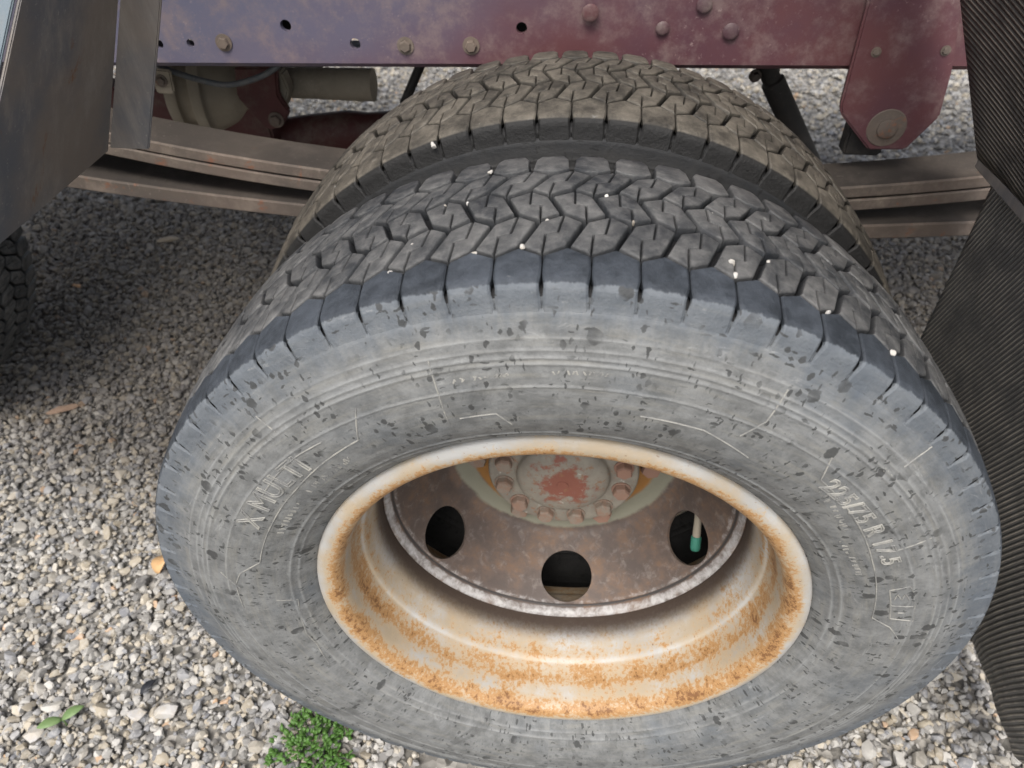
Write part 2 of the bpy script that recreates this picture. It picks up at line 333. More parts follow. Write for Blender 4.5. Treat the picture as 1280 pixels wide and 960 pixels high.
# ------------------------------------------------------------------ ground
def stone_shapes(n, seed, level):
    bm = bmesh.new(); bmesh.ops.create_icosphere(bm, subdivisions=level, radius=1)
    bm.verts.ensure_lookup_table(); base = np.array([v.co[:] for v in bm.verts]); tri = np.array([[v.index for v in f.verts] for f in bm.faces]); bm.free()
    g = np.random.default_rng(seed); out = []
    for i in range(n):
        v = base.copy()*(1+g.normal(0, .05, (len(base), 1)))
        for k in range(g.integers(7, 12)):
            d = g.normal(size=3); d /= np.linalg.norm(d); lim = g.uniform(.45, .82)
            s = v@d; v -= np.maximum(s-lim, 0)[:, None]*d
        v *= np.array([1, g.uniform(.6, .95), g.uniform(.45, .8)]); v /= np.abs(v).max(); out.append(v)
    return np.array(out), tri
def rand_rot(n, g, tilt=.6):
    yaw = g.uniform(0, 2*np.pi, n); ax = g.uniform(0, 2*np.pi, n); t = np.abs(g.normal(0, tilt, n))
    k = np.stack([np.cos(ax), np.sin(ax), 0*ax], 1); c, s = np.cos(t), np.sin(t)
    K = np.zeros((n, 3, 3)); K[:, 0, 2] = k[:, 1]; K[:, 1, 2] = -k[:, 0]; K[:, 2, 0] = -k[:, 1]; K[:, 2, 1] = k[:, 0]
    Rt = np.eye(3)[None]+s[:, None, None]*K+(1-c)[:, None, None]*(K@K)
    Z = np.zeros((n, 3, 3)); Z[:, 0, 0] = np.cos(yaw); Z[:, 0, 1] = -np.sin(yaw); Z[:, 1, 0] = np.sin(yaw); Z[:, 1, 1] = np.cos(yaw); Z[:, 2, 2] = 1
    return Rt@Z
def gravel(name, xy, size, zoff, level, seed, mat):
    g = np.random.default_rng(seed); n = len(xy); shapes, tri = stone_shapes(40, seed, level); nv = shapes.shape[1]
    v = shapes[g.integers(0, 40, n)]*size[:, None, None]
    v = np.einsum('nij,nkj->nki', rand_rot(n, g), v)
    v[:, :, 0] += xy[:, 0:1]; v[:, :, 1] += xy[:, 1:2]; v[:, :, 2] += zoff[:, None]
    f = (tri[None]+(np.arange(n)*nv)[:, None, None]).reshape(-1, 3)
    me = bpy.data.meshes.new(name); me.vertices.add(n*nv); me.vertices.foreach_set('co', v.reshape(-1).astype('f'))
    me.loops.add(f.size); me.loops.foreach_set('vertex_index', f.reshape(-1).astype('i'))
    me.polygons.add(len(f)); me.polygons.foreach_set('loop_start', (np.arange(len(f))*3).astype('i')); me.update(calc_edges=True)
    tone = g.beta(2.2, 2.4, n)
    hue = g.uniform(0, 1, n); hue[g.uniform(size=n) < .012] = 2.0
    for nm, val in (('tone', tone), ('hue', hue)):
        at = me.attributes.new(nm, 'FLOAT', 'POINT'); at.data.foreach_set('value', np.repeat(val, nv).astype('f'))
    me.polygons.foreach_set('use_smooth', np.ones(len(f), bool)); me.set_sharp_from_angle(angle=R(24))
    return new_obj(name, me, mat)
a = NT('crushed_limestone'); p = a.pos(); tone = a.attr('tone'); hue = a.attr('hue')
n1 = a.noise(p, 140, 5, .65); n2 = a.noise(p, 2.2, 4, .55)
c = a.mix(a.ramp(tone, .05, .95), (.13, .125, .12), (.43, .41, .375))
c = a.mix(a.math('MULTIPLY', a.ramp(hue, .62, .9), .55), c, (.44, .37, .26))
c = a.mix(a.math('MULTIPLY', a.ramp(hue, .3, .05), .6), c, (.20, .205, .225))
c = a.mix(a.ramp(hue, 1.4, 1.6), c, (.42, .29, .19))
c = a.mix(a.math('MULTIPLY', a.ramp(n1, .45, .7), .35), c, (.52, .50, .46))
sep = a.n('ShaderNodeSeparateXYZ'); a.l(p, sep.inputs[0])
# damp, dirty soil under the truck, with its shade painted in too
damp_shade = a.math('MULTIPLY', a.ramp(a.math('ADD', sep.outputs[1], a.math('MULTIPLY', n2, .5)), .50, .85), a.ramp(a.math('SUBTRACT', sep.outputs[1], a.math('MULTIPLY', n2, .5)), 1.9, 1.4))
c = a.mix(a.math('MULTIPLY', damp_shade, .60), c, (.075, .06, .045))
M['gravel'] = a.done(c, .85, a.bump(n1, .35, .001))
a = NT('gravel_bed'); p = a.pos()
v = a.n('ShaderNodeTexVoronoi', feature='F1', i_Scale=75.0); a.l(p, v.inputs['Vector'])
sc = a.n('ShaderNodeSeparateColor'); a.l(v.outputs['Color'], sc.inputs[0])
c = a.mix(sc.outputs[0], (.10, .095, .085), (.34, .32, .29))
M['bed'] = a.done(c, .9, a.bump(v.outputs['Distance'], 1.0, .008))
S = 150
def ground_sheet():
    xs = np.concatenate([[-S, -20, -6], np.linspace(-3, 3, 61), [6, 20, S]]); ys = np.concatenate([[-S, -20, -4], np.linspace(-1, 4, 51), [7, 20, S]])
    vs = []; fs = []
    for y in ys:
        for x in xs: vs.append((x, y, (mnoise.noise(Vector((x*2.3, y*2.3, 3)))*.006 if abs(x) < 4 and -2 < y < 5 else 0) - .004))
    n = len(xs)
    for j in range(len(ys)-1):
        for i in range(n-1): fs.append((j*n+i, j*n+i+1, (j+1)*n+i+1, (j+1)*n+i))
    return mesh('ground', vs, fs)
g_ = new_obj('ground', ground_sheet(), M['bed'], smooth=180); tag(g_, None, kind='structure')
def scatter(n, x0, x1, y0, y1, keep, g):
    xy = np.stack([g.uniform(x0, x1, n), g.uniform(y0, y1, n)], 1); return xy[keep(xy[:, 0], xy[:, 1])]
def in_view(x, y, mx=60):
    d = np.stack([x-CAM[0], y-CAM[1], 0*x-H-CAM[2]], 1); z = d@_fw
    u = 640+FPX*(d@_r)/z; v_ = 480-FPX*(d@_u)/z
    return (z > .1) & (u > -mx) & (u < 1280+mx) & (v_ > -mx) & (v_ < 960+mx)
def not_under_tyre(x, y): return ~((np.abs(x) < .17) & (y > -.03) & (y < .50))
def bed_z(xy): return np.array([mnoise.noise(Vector((x*2.3, y*2.3, 3)))*.006 for x, y in xy])
g = np.random.default_rng(5)
parts = []
# close to the eye: finely shaped stones; farther off and just outside the picture: simpler ones
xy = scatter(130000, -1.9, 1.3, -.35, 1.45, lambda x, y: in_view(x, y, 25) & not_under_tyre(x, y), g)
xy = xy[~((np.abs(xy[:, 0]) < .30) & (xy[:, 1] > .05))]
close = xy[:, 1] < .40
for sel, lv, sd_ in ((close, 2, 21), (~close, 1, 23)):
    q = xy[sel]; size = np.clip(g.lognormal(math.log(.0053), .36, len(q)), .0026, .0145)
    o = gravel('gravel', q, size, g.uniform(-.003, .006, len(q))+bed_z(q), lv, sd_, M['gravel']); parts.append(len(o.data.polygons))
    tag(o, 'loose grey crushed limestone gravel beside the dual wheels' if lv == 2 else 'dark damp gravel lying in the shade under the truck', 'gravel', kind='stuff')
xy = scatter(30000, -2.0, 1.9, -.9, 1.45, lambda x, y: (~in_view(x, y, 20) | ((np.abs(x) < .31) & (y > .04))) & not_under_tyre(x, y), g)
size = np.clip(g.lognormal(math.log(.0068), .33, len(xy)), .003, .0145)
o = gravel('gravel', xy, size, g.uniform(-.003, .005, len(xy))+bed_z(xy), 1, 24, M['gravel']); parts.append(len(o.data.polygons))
tag(o, 'gravel round the edges of the parking place and behind the wheels', 'gravel', kind='stuff')
xy = scatter(50000, -2.9, 3.0, 1.45, 3.6, lambda x, y: in_view(x, y, 150), g)
size = np.clip(g.lognormal(math.log(.0085), .33, len(xy)), .004, .017)
o = gravel('gravel', xy, size, g.uniform(-.003, .006, len(xy)), 1, 22, M['gravel']); parts.append(len(o.data.polygons))
tag(o, 'open daylit gravel yard seen beyond the far side of the truck', 'gravel', kind='stuff')
print('gravel triangles', parts)

# ------------------------------------------------------------------ the truck
truck = empty('truck'); tag(truck, 'red framed truck with rusty dual rear wheels parked on gravel', 'truck')

YC, NP, R0 = .082, 76, .389
PP = 2*math.pi*R0/NP
def crown(y):
    t = (y-YC)/.094; return .391-.0065*t*t-.0015*t**6
EDGE = -.0115
SIDE = smoothcurve([(.226, .013), (.2335, .004), (.240, -.004), (.252, -.014), (.270, -.0235), (.292, -.0285), (.316, -.0285), (.338, -.0245), (.354, -.0195), (.367, -.0150), (crown(EDGE)-.004, -.0128)], 6)
def side_y(r): return float(np.interp(r, SIDE[:, 0], SIDE[:, 1]))
def shoulder(s):
    """point of the tyre's outer skin: s >= 0 across the tread, s < 0 down the sidewall"""
    if s >= 0:
        y = EDGE+s; return np.array([crown(y), y])
    r = crown(EDGE)+s*.97; return np.array([r, side_y(min(r, SIDE[-1, 0]))])
RIBW = []
def shoulder_r(s):
    return sum(shoulder(s+d) for d in np.linspace(-.0065, .0065, 9))/9
def tyre_profile():
    pr = []; RIBW.clear()
    ribs = [(.3295, .0009, .0011), (.334, .0009, .0010), (.3395, .0007, .0009), (.3115, .0008, .0008), (.2565, .0010, .0012), (.2495, .0008, .0010), (.3475, .0005, .0008)]
    for r in np.arange(.228, .3535, .0009):
        y = side_y(r)
        for rc, h, wd in ribs: y -= h*math.exp(-((r-rc)/wd)**2)
        pr.append((r, y)); RIBW.append(min(1., sum(math.exp(-((r-rc)/wd)**2) for rc, h, wd in ribs)))
    pr += [(.357, side_y(.357)), (.3605, side_y(.3605)-.0003), (.3632, side_y(.3632)-.0005), (.3652, side_y(.3652)+.0004), (.368, side_y(.368)+.0020), (.3720, side_y(.372)+.0038), (.3750, -.0065)]
    for y in np.linspace(.006, 2*YC-.006, 9): pr.append((crown(y)-.0105, y))
    pr += [(.3715, 2*YC), (.366, 2*YC-side_y(.366)-.008), (.356, 2*YC-side_y(.356)-.0022)]
    for r in np.arange(.350, .227, -.006): pr.append((r, 2*YC-side_y(r)))
    RIBW.extend([0.]*(len(pr)-len(RIBW)))
    return pr
BND = [EDGE, .019, .061, .098, .137, .1755]
SL = [None, .011, -.009, .014]
PH = [None, 0.0]                                           # phase of the joints on each boundary
PH.append(PH[1]+PP/2+SL[1]); PH.append(PH[2]+PP/2+SL[2]); PH.append(PH[3]+PP/2+SL[3])
AMP = .0042
def map3(u, y, h):
    ph = u/R0; r = crown(y)+h; return (r*math.sin(ph), y, r*math.cos(ph))
def offset_poly(poly, d):
    n = len(poly); out = []
    for i in range(n):
        p0, p1, p2 = (np.array(poly[k % n]) for k in (i-1, i, i+1))
        e0 = p1-p0; e1 = p2-p1; n0 = np.array([-e0[1], e0[0]])/np.linalg.norm(e0); n1 = np.array([-e1[1], e1[0]])/np.linalg.norm(e1)
        m = n0+n1; m /= max(np.linalg.norm(m), 1e-6); k = d/max(m@n0, .45); out.append(p1+m*k)
    return out                                               # poly counter-clockwise, d > 0 is inwards
def block_rings(poly, depth):
    return [(offset_poly(poly, -.0006), -depth, 0.), (poly, -.0016, .55), (offset_poly(poly, .0007), -.0005, 1.), (offset_poly(poly, .0021), 0., 1.)]
def prism(polys, depth, jig):
    vs, fs, top = [], [], []
    for poly in polys:
        rings = block_rings(poly, depth); n = len(poly); b = len(vs)
        for pl, h, t in rings:
            for p in pl: vs.append(map3(p[0], p[1], h+jig)); top.append(t)
        for k in range(len(rings)-1):
            for i in range(n): fs.append((b+k*n+i, b+k*n+(i+1) % n, b+(k+1)*n+(i+1) % n, b+(k+1)*n+i))
        fs.append(tuple(b+(len(rings)-1)*n+i for i in range(n)))
    return vs, fs, top
def row_block(row, var):
    """hexagonal tread block of rows 1..4 centred on its near edge; var gives slight differences"""
    rg = random.Random(row*10+var); gl, gz = .0021, .0027
    yn, yf = BND[row], BND[row+1]
    if row < 4:
        s = SL[row]
        near = [(-PP/2+gl, yn+AMP+gz), (0, yn-AMP+gz), (PP/2-gl, yn+AMP+gz)]
        far = [(PP/2+s-gl, yf-AMP-gz), (s, yf+AMP-gz), (-PP/2+s+gl, yf-AMP-gz)]
        far[1] = (s+.0015, yf+AMP-gz)
        j = rg.uniform(-.0012, .0012); sw = .00045; k = .0032
        ym = (yn+yf)/2
        z = [(0+j, yn-AMP+gz), (s*.42-k*np.sign(s)+j, ym-.001), (s*.58+k*np.sign(s)+j, ym+.001), (s+.0015, yf+AMP-gz)]
        left = [near[0]]+[(x-sw, y) for x, y in z]+[far[2]]
        right = [near[2]]+[far[0]]+[(x+sw, y) for x, y in z[::-1]]
        return prism([left, right], .0105, rg.uniform(-.0008, .0005))
    gl = .0019
    pl = [(-PP/2+gl, yn+AMP+gz), (-PP*.18, yn-AMP*.6+gz), (PP*.18, yn-AMP*.6+gz), (PP/2-gl, yn+AMP+gz), (PP/2-gl-.001, yf-.010), (PP/2-.0065, yf), (-PP/2+.0065, yf), (-PP/2+gl+.001, yf-.010)]
    return prism([pl], .0125, rg.uniform(-.0008, .0005))
def shoulder_block(var):
    """outer shoulder lug: hexagonal towards the tread, running down over the edge into the sidewall"""
    rg = random.Random(300+var)
    st = [(.031, .0018, .0105), (.026, .0007, .0105), (.016, .0004, .0100), (.010, .0004, .008), (.007, .0006, .0060), (.004, .0011, .0050), (.001, .0016, .0042), (-.002, .0018, .0034), (-.005, .0017, .0026), (-.009, .0013, .0017), (-.013, .0007, .0008), (-.019, .0004, .0002), (-.0205, .0004, .0001)]
    vs, fs, top, dus = [], [], [], []
    for i, (s, gp, dp) in enumerate(st):
        hw = PP/2-gp; a0 = shoulder_r(s-.001); a1 = shoulder_r(s+.001); t = (a1-a0); t /= np.linalg.norm(t); nrm = np.array([t[1], -t[0]])*(1 if t[1] > 0 or s < -.006 else 1)
        if nrm@np.array([.7, -.7]) < 0: nrm = -nrm
        ripple = .0012*math.exp(-((s+.001)/.004)**2)
        cols = []
        for q, (u, h) in enumerate(((-hw-.0004, -dp), (-hw, -.0012), (-hw+.0016, 0), (0, 0), (hw-.0016, 0), (hw, -.0012), (hw+.0004, -dp))):
            ss = s
            if i == 0: ss = s+(AMP-.0016 if q == 3 else (-AMP-.0016 if q in (0, 1, 5, 6) else -AMP*.7-.0016))
            b = shoulder_r(ss) if i < 3 else shoulder_r(s); rr = b+nrm*h
            ph = u/R0; vs.append((rr[0]*math.sin(ph), rr[1], rr[0]*math.cos(ph))); top.append(0. if q in (0, 6) else (.5 if q in (1, 5) else 1.)); dus.append(min(1., max(0., (.0035-s)/.0065))*(1 if q not in (0, 6) else .75))
    n = 7
    for i in range(len(st)-1):
        for q in range(n-1): fs.append((i*n+q, i*n+q+1, (i+1)*n+q+1, (i+1)*n+q))
    b = len(vs)                                             # far face down into the groove
    for q in range(7):
        x, y, z = vs[q]; r_ = math.hypot(x, z); k = (crown(y)-.0105)/r_; vs.append((x*k, y+.0004, z*k)); top.append(0.); dus.append(0.)
    for q in range(n-1): fs.append((q, b+q, b+q+1, q+1))
    DUST[len(vs)] = dus
    return vs, fs, top
DUST = {}
VAR = 4
def block_mesh(name, data, mats):
    vs, fs, top = data; me = fix_normals(mesh(name, vs, fs))
    at = me.attributes.new('top', 'FLOAT', 'POINT'); at.data.foreach_set('value', top); me.materials.append(mats)
    if len(vs) in DUST: at = me.attributes.new('dusty', 'FLOAT', 'POINT'); at.data.foreach_set('value', DUST[len(vs)])
    for pl in me.polygons: pl.use_smooth = True
    me.set_sharp_from_angle(angle=R(35)); return me
row_u = [PP/2, 0.0, PH[2]+0.0, PH[3]+0.0, PH[4]+0.0]      # centre of the block's near edge within the pitch
BD = [[shoulder_block(v) for v in range(VAR)]]+[[row_block(r_, v) for v in range(VAR)] for r_ in (1, 2, 3, 4)]
def wrap(u): return (u+math.pi) % (2*math.pi)-math.pi
def make_tread(wheel, name_y, span, mats, spin=0.0):
    """visible blocks as objects of their own, the hidden rest of the tread as one mesh"""
    meshes = [[block_mesh('tread_block', BD[r_][v], mats[r_]) for v in range(VAR)] for r_ in range(5)]
    rest_v, rest_f, rest_t, rest_m, rest_d = [], [], [], [], []; nb = 0
    for k in range(NP):
        for r_ in range(5):
            al = wrap((k*PP+row_u[r_])/R0+spin); v = (k*7+r_*3+k//5) % VAR
            if span[r_] and abs(math.degrees(al)) < span[r_]:
                o = new_obj('tread_block', meshes[r_][v], None, wheel, (0, name_y, H)); o.rotation_euler = (0, al, 0); nb += 1
            else:
                vs, fs, top = BD[r_][v]; c_, s_ = math.cos(al), math.sin(al); b = len(rest_v)
                rest_v += [(x*c_+z*s_, y, max(-x*s_+z*c_, -H+.004)) for x, y, z in vs]; rest_f += [tuple(b+i for i in f) for f in fs]; rest_d += DUST[len(vs)] if r_ == 0 else [0.]*len(vs); rest_t += top; rest_m += [r_]*len(fs)
    me = mesh('tread', rest_v, rest_f); fix_normals(me)
    at = me.attributes.new('top', 'FLOAT', 'POINT'); at.data.foreach_set('value', rest_t)
    at = me.attributes.new('dusty', 'FLOAT', 'POINT'); at.data.foreach_set('value', rest_d)
    for m_ in mats: me.materials.append(m_)
    me.polygons.foreach_set('material_index', rest_m)
    o = new_obj('tread', me, None, wheel, (0, name_y, H), smooth=35); o['kind'] = 'stuff'
    return nb

RIMW = [  # radius, y, rust, soot
 (.226, .016, .5, 0), (.2335, .010, .4, 0), (.2362, .004, .35, 0), (.2362, .000, .30, 0), (.2345, -.0036, .22, 0), (.2300, -.0056, .34, 0), (.2245, -.0056, .60, 0), (.2190, -.0038, .76, 0), (.2148, .0004, .74, 0),
 (.2124, .0065, .66, 0), (.2110, .014, .46, 0), (.2102, .022, .52, 0), (.2096, .029, .72, 0), (.2090, .036, .70, 0), (.2080, .043, .62, 0), (.2066, .0495, .58, 0), (.2056, .0520, .42, 0), (.2040, .0542, .40, 0), (.2026, .0580, .55, 0), (.2014, .064, .52, .02), (.2000, .072, .44, .10), (.1986, .080, .40, .34), (.1973, .088, .40, .60), (.1964, .098, .4, .80), (.1960, .110, .4, .85), (.1960, .122, .4, .8),
 (.1972, .133, .5, .6), (.2030, .144, .5, .5), (.2110, .152, .6, .4), (.2190, .162, .6, .4), (.2300, .174, .5, .3), (.2350, .176, .4, .2), (.2362, .172, .4, .2), (.230, .165, .6, .3), (.2245, .155, .6, .3), (.216, .147, .6, .3), (.208, .139, .6, .3), (.2022, .126, .6, .3), (.2025, .092, .6, .3), (.206, .074, .6, .3), (.213, .056, .6, .3), (.2195, .036, .6, .3), (.2215, .022, .6, .3), (.226, .016, .5, 0)]
RIM = [q[:2] for q in RIMW]; WEAR = [q[2] for q in RIMW]; SOOT = [q[3] for q in RIMW]
def rim_mesh(mirror=None):
    t = np.arange(len(RIM)); tt = np.linspace(0, len(RIM)-1, 4*(len(RIM)-1)+1)
    pr = smoothcurve(RIM, 4); wr = np.interp(tt, t, WEAR); so = np.interp(tt, t, SOOT)
    if mirror is not None: pr[:, 1] = 2*mirror-pr[:, 1]
    return fix_normals(lathe('rim', pr, 192, {'wear': wr, 'soot': so}))
DISC = [(.1962, .1085), (.1943, .1075), (.1922, .1110), (.1896, .1165), (.1880, .1205), (.1856, .1208), (.1832, .1225), (.1785, .1310), (.1725, .1420), (.1655, .1555), (.1590, .1680), (.1530, .1790), (.1480, .1875), (.1435, .1945), (.1370, .2000), (.1250, .2030), (.1120, .2030), (.1000, .2030), (.0900, .2030)]
D_WEAR = [.3, .50, .60, .52, .1, .45, .42, .1, 0, 0, 0, 0, .05, 0, 0, 0, 0, 0, 0]
D_SOOT = [.5, .1, .05, .2, .95, .3, .25, .3, .2, .15, .1, .15, .2, .35, .45, .2, 0, 0, 0]
D_PALE = [0]*13 + [.1, .35, .8, .6, .1, 0]
D_ORG = [0]*15 + [.1, .45, .9, 1]
def disc_mesh(mirror=None):
    n = len(DISC); t = np.arange(n); sub = 3; tt = np.linspace(0, n-1, sub*(n-1)+1); pr = smoothcurve(DISC, sub)
    pr[:, 0] = np.minimum.accumulate(pr[:, 0])-np.arange(len(pr))*1e-6
    av = [np.interp(tt, t, q) for q in (D_WEAR, D_SOOT, D_PALE, D_ORG)]
    back = pr[::-1].copy(); back[:, 1] += .0075
    allp = np.vstack([pr, back, pr[:1]])
    av = [np.concatenate([q, q[::-1], q[:1]]) for q in av]
    if mirror is not None: allp[:, 1] = 2*mirror-allp[:, 1]
    me = lathe('disc', allp, 180, dict(zip(('wear', 'soot', 'pale', 'orange'), av)))
    bm = bmesh.new(); bm.from_mesh(me); bmesh.ops.remove_doubles(bm, verts=bm.verts, dist=1e-6); bm.to_mesh(me); bm.free()
    return fix_normals(me)
def cylinder_between(p0, p1, r_, seg=40):
    p0 = Vector(p0); p1 = Vector(p1); d = (p1-p0); q = d.to_track_quat('Z', 'Y').to_matrix().to_4x4(); bm = bmesh.new()
    bmesh.ops.create_cone(bm, cap_ends=True, segments=seg, radius1=r_, radius2=r_, depth=d.length, matrix=Matrix.Translation((p0+p1)/2)@q)
    me = bpy.data.meshes.new('cut'); bm.to_mesh(me); bm.free(); return me
def make_disc(wheel, y0, mirror=None):
    o = new_obj('disc', disc_mesh(mirror), M['disc'], wheel, (0, y0, H), smooth=50); cut = []
    for k in range(6):
        ph = R(176+60*k); dr = Vector((math.sin(ph), 0, math.cos(ph))); c = dr*.1682; n_ = Vector((-dr.x*.88, -.475, -dr.z*.88)).normalized()
        yy = .1502
        if mirror is not None: yy = 2*mirror-yy; n_.y *= -1
        q = Vector((c.x, yy, c.z)); me = cylinder_between(q-n_*.03, q+n_*.03, .0322); cc = bpy.data.objects.new('cut', me); COL.objects.link(cc); cc.location = (0, y0, H); cut.append(cc)
    boolean_cut(o, cut); o.data.set_sharp_from_angle(angle=R(50)); return o

# ---- outer wheel
wheel = empty('wheel', (0, 0, 0), truck); wheel['label'] = 'outer dual wheel with dusty grey tyre and rusty white rim'
tyre = new_obj('tyre', lathe('tyre', tyre_profile(), 256, {'rib': RIBW}, clampz=-H+.003), M['side'], wheel, (0, 0, H), smooth=60)
tyre.data.materials.append(M['base_rubber'])
for pl in tyre.data.polygons:
    c = pl.center
    if math.hypot(c.x, c.z) > .3722 and c.y > -.0105: pl.material_index = 1
nb1 = make_tread(wheel, 0, (84, 82, 80, 76, 72), [M['tread_s'], M['tread_o'], M['tread_o'], M['tread_o'], M['tread_o']], R(1.2))
rim = new_obj('rim', rim_mesh(), M['rim'], wheel, (0, 0, H), smooth=60)
make_disc(wheel, 0)

# raised marks on the sidewall, all at their place round the tyre
def sw(px, py):
    """pixel on the sidewall -> clockwise angle from the top, radius"""
    y = -.026
    for _ in range(4):
        p = at_y(px, py, y); r_ = math.hypot(p[0], p[2]); y = side_y(min(max(r_, .23), .37))
    return math.atan2(p[0], p[2]), r_
def sw_pt(ph, r_, h): return (r_*math.sin(ph), side_y(r_)-h, r_*math.cos(ph))
def side_line(name, pts, rad, h=0.0):
    out = []
    for (a0, r0_), (a1, r1_) in zip(pts, pts[1:]):
        n = max(2, int(max(abs(a1-a0)*r0_, abs(r1_-r0_))/.004))
        out += [sw_pt(a0+(a1-a0)*t, r0_+(r1_-r0_)*t, h) for t in np.arange(n)/n]
    out.append(sw_pt(*pts[-1], h))
    o = tube(name, out, rad, M['letter'], wheel, 5); o.location = (0, 0, H); return o
def side_text(body, a0, r0_, size, squeeze=1.0, spread=1.0):
    text_mesh('lettering', body, a0, r0_, size, squeeze, spread, None, M['side']); text_mesh('lettering_edge', body, a0, r0_, size, squeeze, spread, .0007, M['letter'])
def text_mesh(name, body, a0, r0_, size, squeeze, spread, bevel, mat):
    cu = bpy.data.curves.new(name, 'FONT'); cu.body = body; cu.size = size
    if bevel: cu.fill_mode = 'NONE'; cu.bevel_depth = bevel; cu.bevel_resolution = 1
    else: cu.fill_mode = 'FRONT'; cu.extrude = .0004
    cu.resolution_u = 4; cu.space_character = spread
    o = bpy.data.objects.new(name, cu); COL.objects.link(o); bpy.context.view_layer.update(); dg = bpy.context.evaluated_depsgraph_get()
    me = bpy.data.meshes.new_from_object(o.evaluated_get(dg)); bpy.data.objects.remove(o); bpy.data.curves.remove(cu)
    for v_ in me.vertices:
        x, y, z = v_.co; r_ = r0_+y; v_.co = sw_pt(a0+x*squeeze/r0_, r_, z+(.0004 if bevel else 0))
    me.materials.clear(); return new_obj(name, me, mat, wheel, (0, 0, H), smooth=40)
aX = sw(303, 655); aEnd = sw(398, 540)
side_text('X MULTI', aX[0], .2905, .0275, squeeze=.96, spread=1.05)
side_line('moulded_line', [sw(327, 622), sw(345, 595), sw(370, 571), sw(402, 553)], .0007)
side_text('225/75 R 17.5', sw(1043, 598)[0], .2925, .0200, squeeze=.95, spread=1.08)
for pts in ([(1137, 733), (1143, 741), (1141, 776), (1112, 773), (1112, 738), (1137, 733)], [(1114, 757), (1142, 758)], [(1118, 750), (1122, 743), (1127, 750), (1132, 742), (1137, 750)], [(1122, 766), (1130, 766)],
            [(1040, 572), (1036, 580), (1026, 600), (1050, 624), (1075, 660), (1090, 700), (1095, 725), (1090, 772), (1112, 784), (1122, 798)],
            [(445, 510), (447, 545), (448, 550), (400, 582), (370, 612), (340, 655), (327, 690), (325, 703), (300, 717), (295, 730), (305, 760)],
            [(345, 750), (373, 748), (385, 790), (398, 800), (420, 800)], [(535, 450), (548, 492), (562, 530)], [(985, 487), (958, 527), (925, 545)],
            [(1165, 558), (1130, 584)], [(800, 520), (880, 538), (935, 572)], [(640, 640-110), (620, 517), (575, 523)],
            [(320, 520), (345, 540)], [(276, 715), (300, 735)], [(1112, 690), (1165, 672)]):
    side_line('moulded_line', [sw(*q) for q in pts], .0007)
# small worn stamping too rubbed to read: short raised ticks
def ticks(px0, px1, n, seed, hgt=.006):
    g2 = random.Random(seed); a0, r0_ = sw(*px0); a1, r1_ = sw(*px1); bm = bmesh.new()
    for k in range(n):
        t = (k+.5)/n; al = a0+(a1-a0)*t+g2.uniform(-.002, .002); rc = r0_+(r1_-r0_)*t
        if g2.random() < .18: continue
        for q in range(g2.choice((1, 2, 2))):
            la = g2.uniform(.2, 1)*hgt; off = g2.uniform(-.5, .5)*(hgt-la); da = g2.uniform(-.008, .008); wd = .0006
            quad = []
            for sr, sa in ((-1, -1), (-1, 1), (1, 1), (1, -1)):
                r_ = rc+off+sr*la/2; quad.append((al+da+sa*wd/r_/1.0+sr*da*.3, r_))
            top = [bm.verts.new(sw_pt(u_, r_, .0006)) for u_, r_ in quad]; bot = [bm.verts.new(sw_pt(u_, r_, -.0005)) for u_, r_ in quad]
            bm.faces.new(top)
            for i in range(4): bm.faces.new((top[i], bot[i], bot[(i+1) % 4], top[(i+1) % 4]))
    bmesh.ops.recalc_face_normals(bm, faces=bm.faces)
    me = bpy.data.meshes.new('worn_stamping'); bm.to_mesh(me); bm.free(); new_obj('worn_stamping', me, M['letter'], wheel, (0, 0, H))
ticks((1023, 612), (1058, 665), 9, 1); ticks((1050, 675), (1075, 722), 10, 2); ticks((350, 668), (375, 628), 9, 3); ticks((378, 624), (440, 572), 12, 4)
ticks((560, 478), (640, 468), 12, 5, .003); ticks((690, 466), (770, 469), 8, 6, .003); ticks((1100, 560+20), (1118, 600), 6, 7, .003)
# ---- hub inside the wheel
hub = new_obj('hub', fix_normals(lathe('hub', smoothcurve([(0, .1545), (.006, .1545), (.0075, .1560), (.025, .1556), (.045, .1590), (.0525, .1640), (.0545, .1700), (.060, .1712), (.080, .1712), (.0855, .1725), (.0870, .1770), (.0870, .186), (.0875, .195), (.0875, .215), (.085, .26)], 3), 96,
          {'pale': np.interp(np.linspace(0, 1, 43), [0, .15, .24, .33, .40, 1], [.8, .64, .46, .28, .15, .12])})), M['hub'], truck, (0, 0, H), smooth=40)
bmsh = hexbolt_mesh('bolt', .0175, .0105, .0115); bmsh.materials.append(M['bolt'])
for k in range(12):
    ph = R(15+30*k); o = new_obj('bolt', bmsh, None, hub, (.0705*math.sin(ph), .1712, .0705*math.cos(ph))); o.rotation_euler = (0, R(random.uniform(0, 60)), 0)
nut = hexbolt_mesh('wheel_nut', .027, .02, .019); nut.materials.append(M['bolt'])
for k in range(6):
    ph = R(30+60*k); o = new_obj('wheel_nut', nut, None, hub, (.1015*math.sin(ph), .203, .1015*math.cos(ph))); o.scale = (.8, 1, .8)
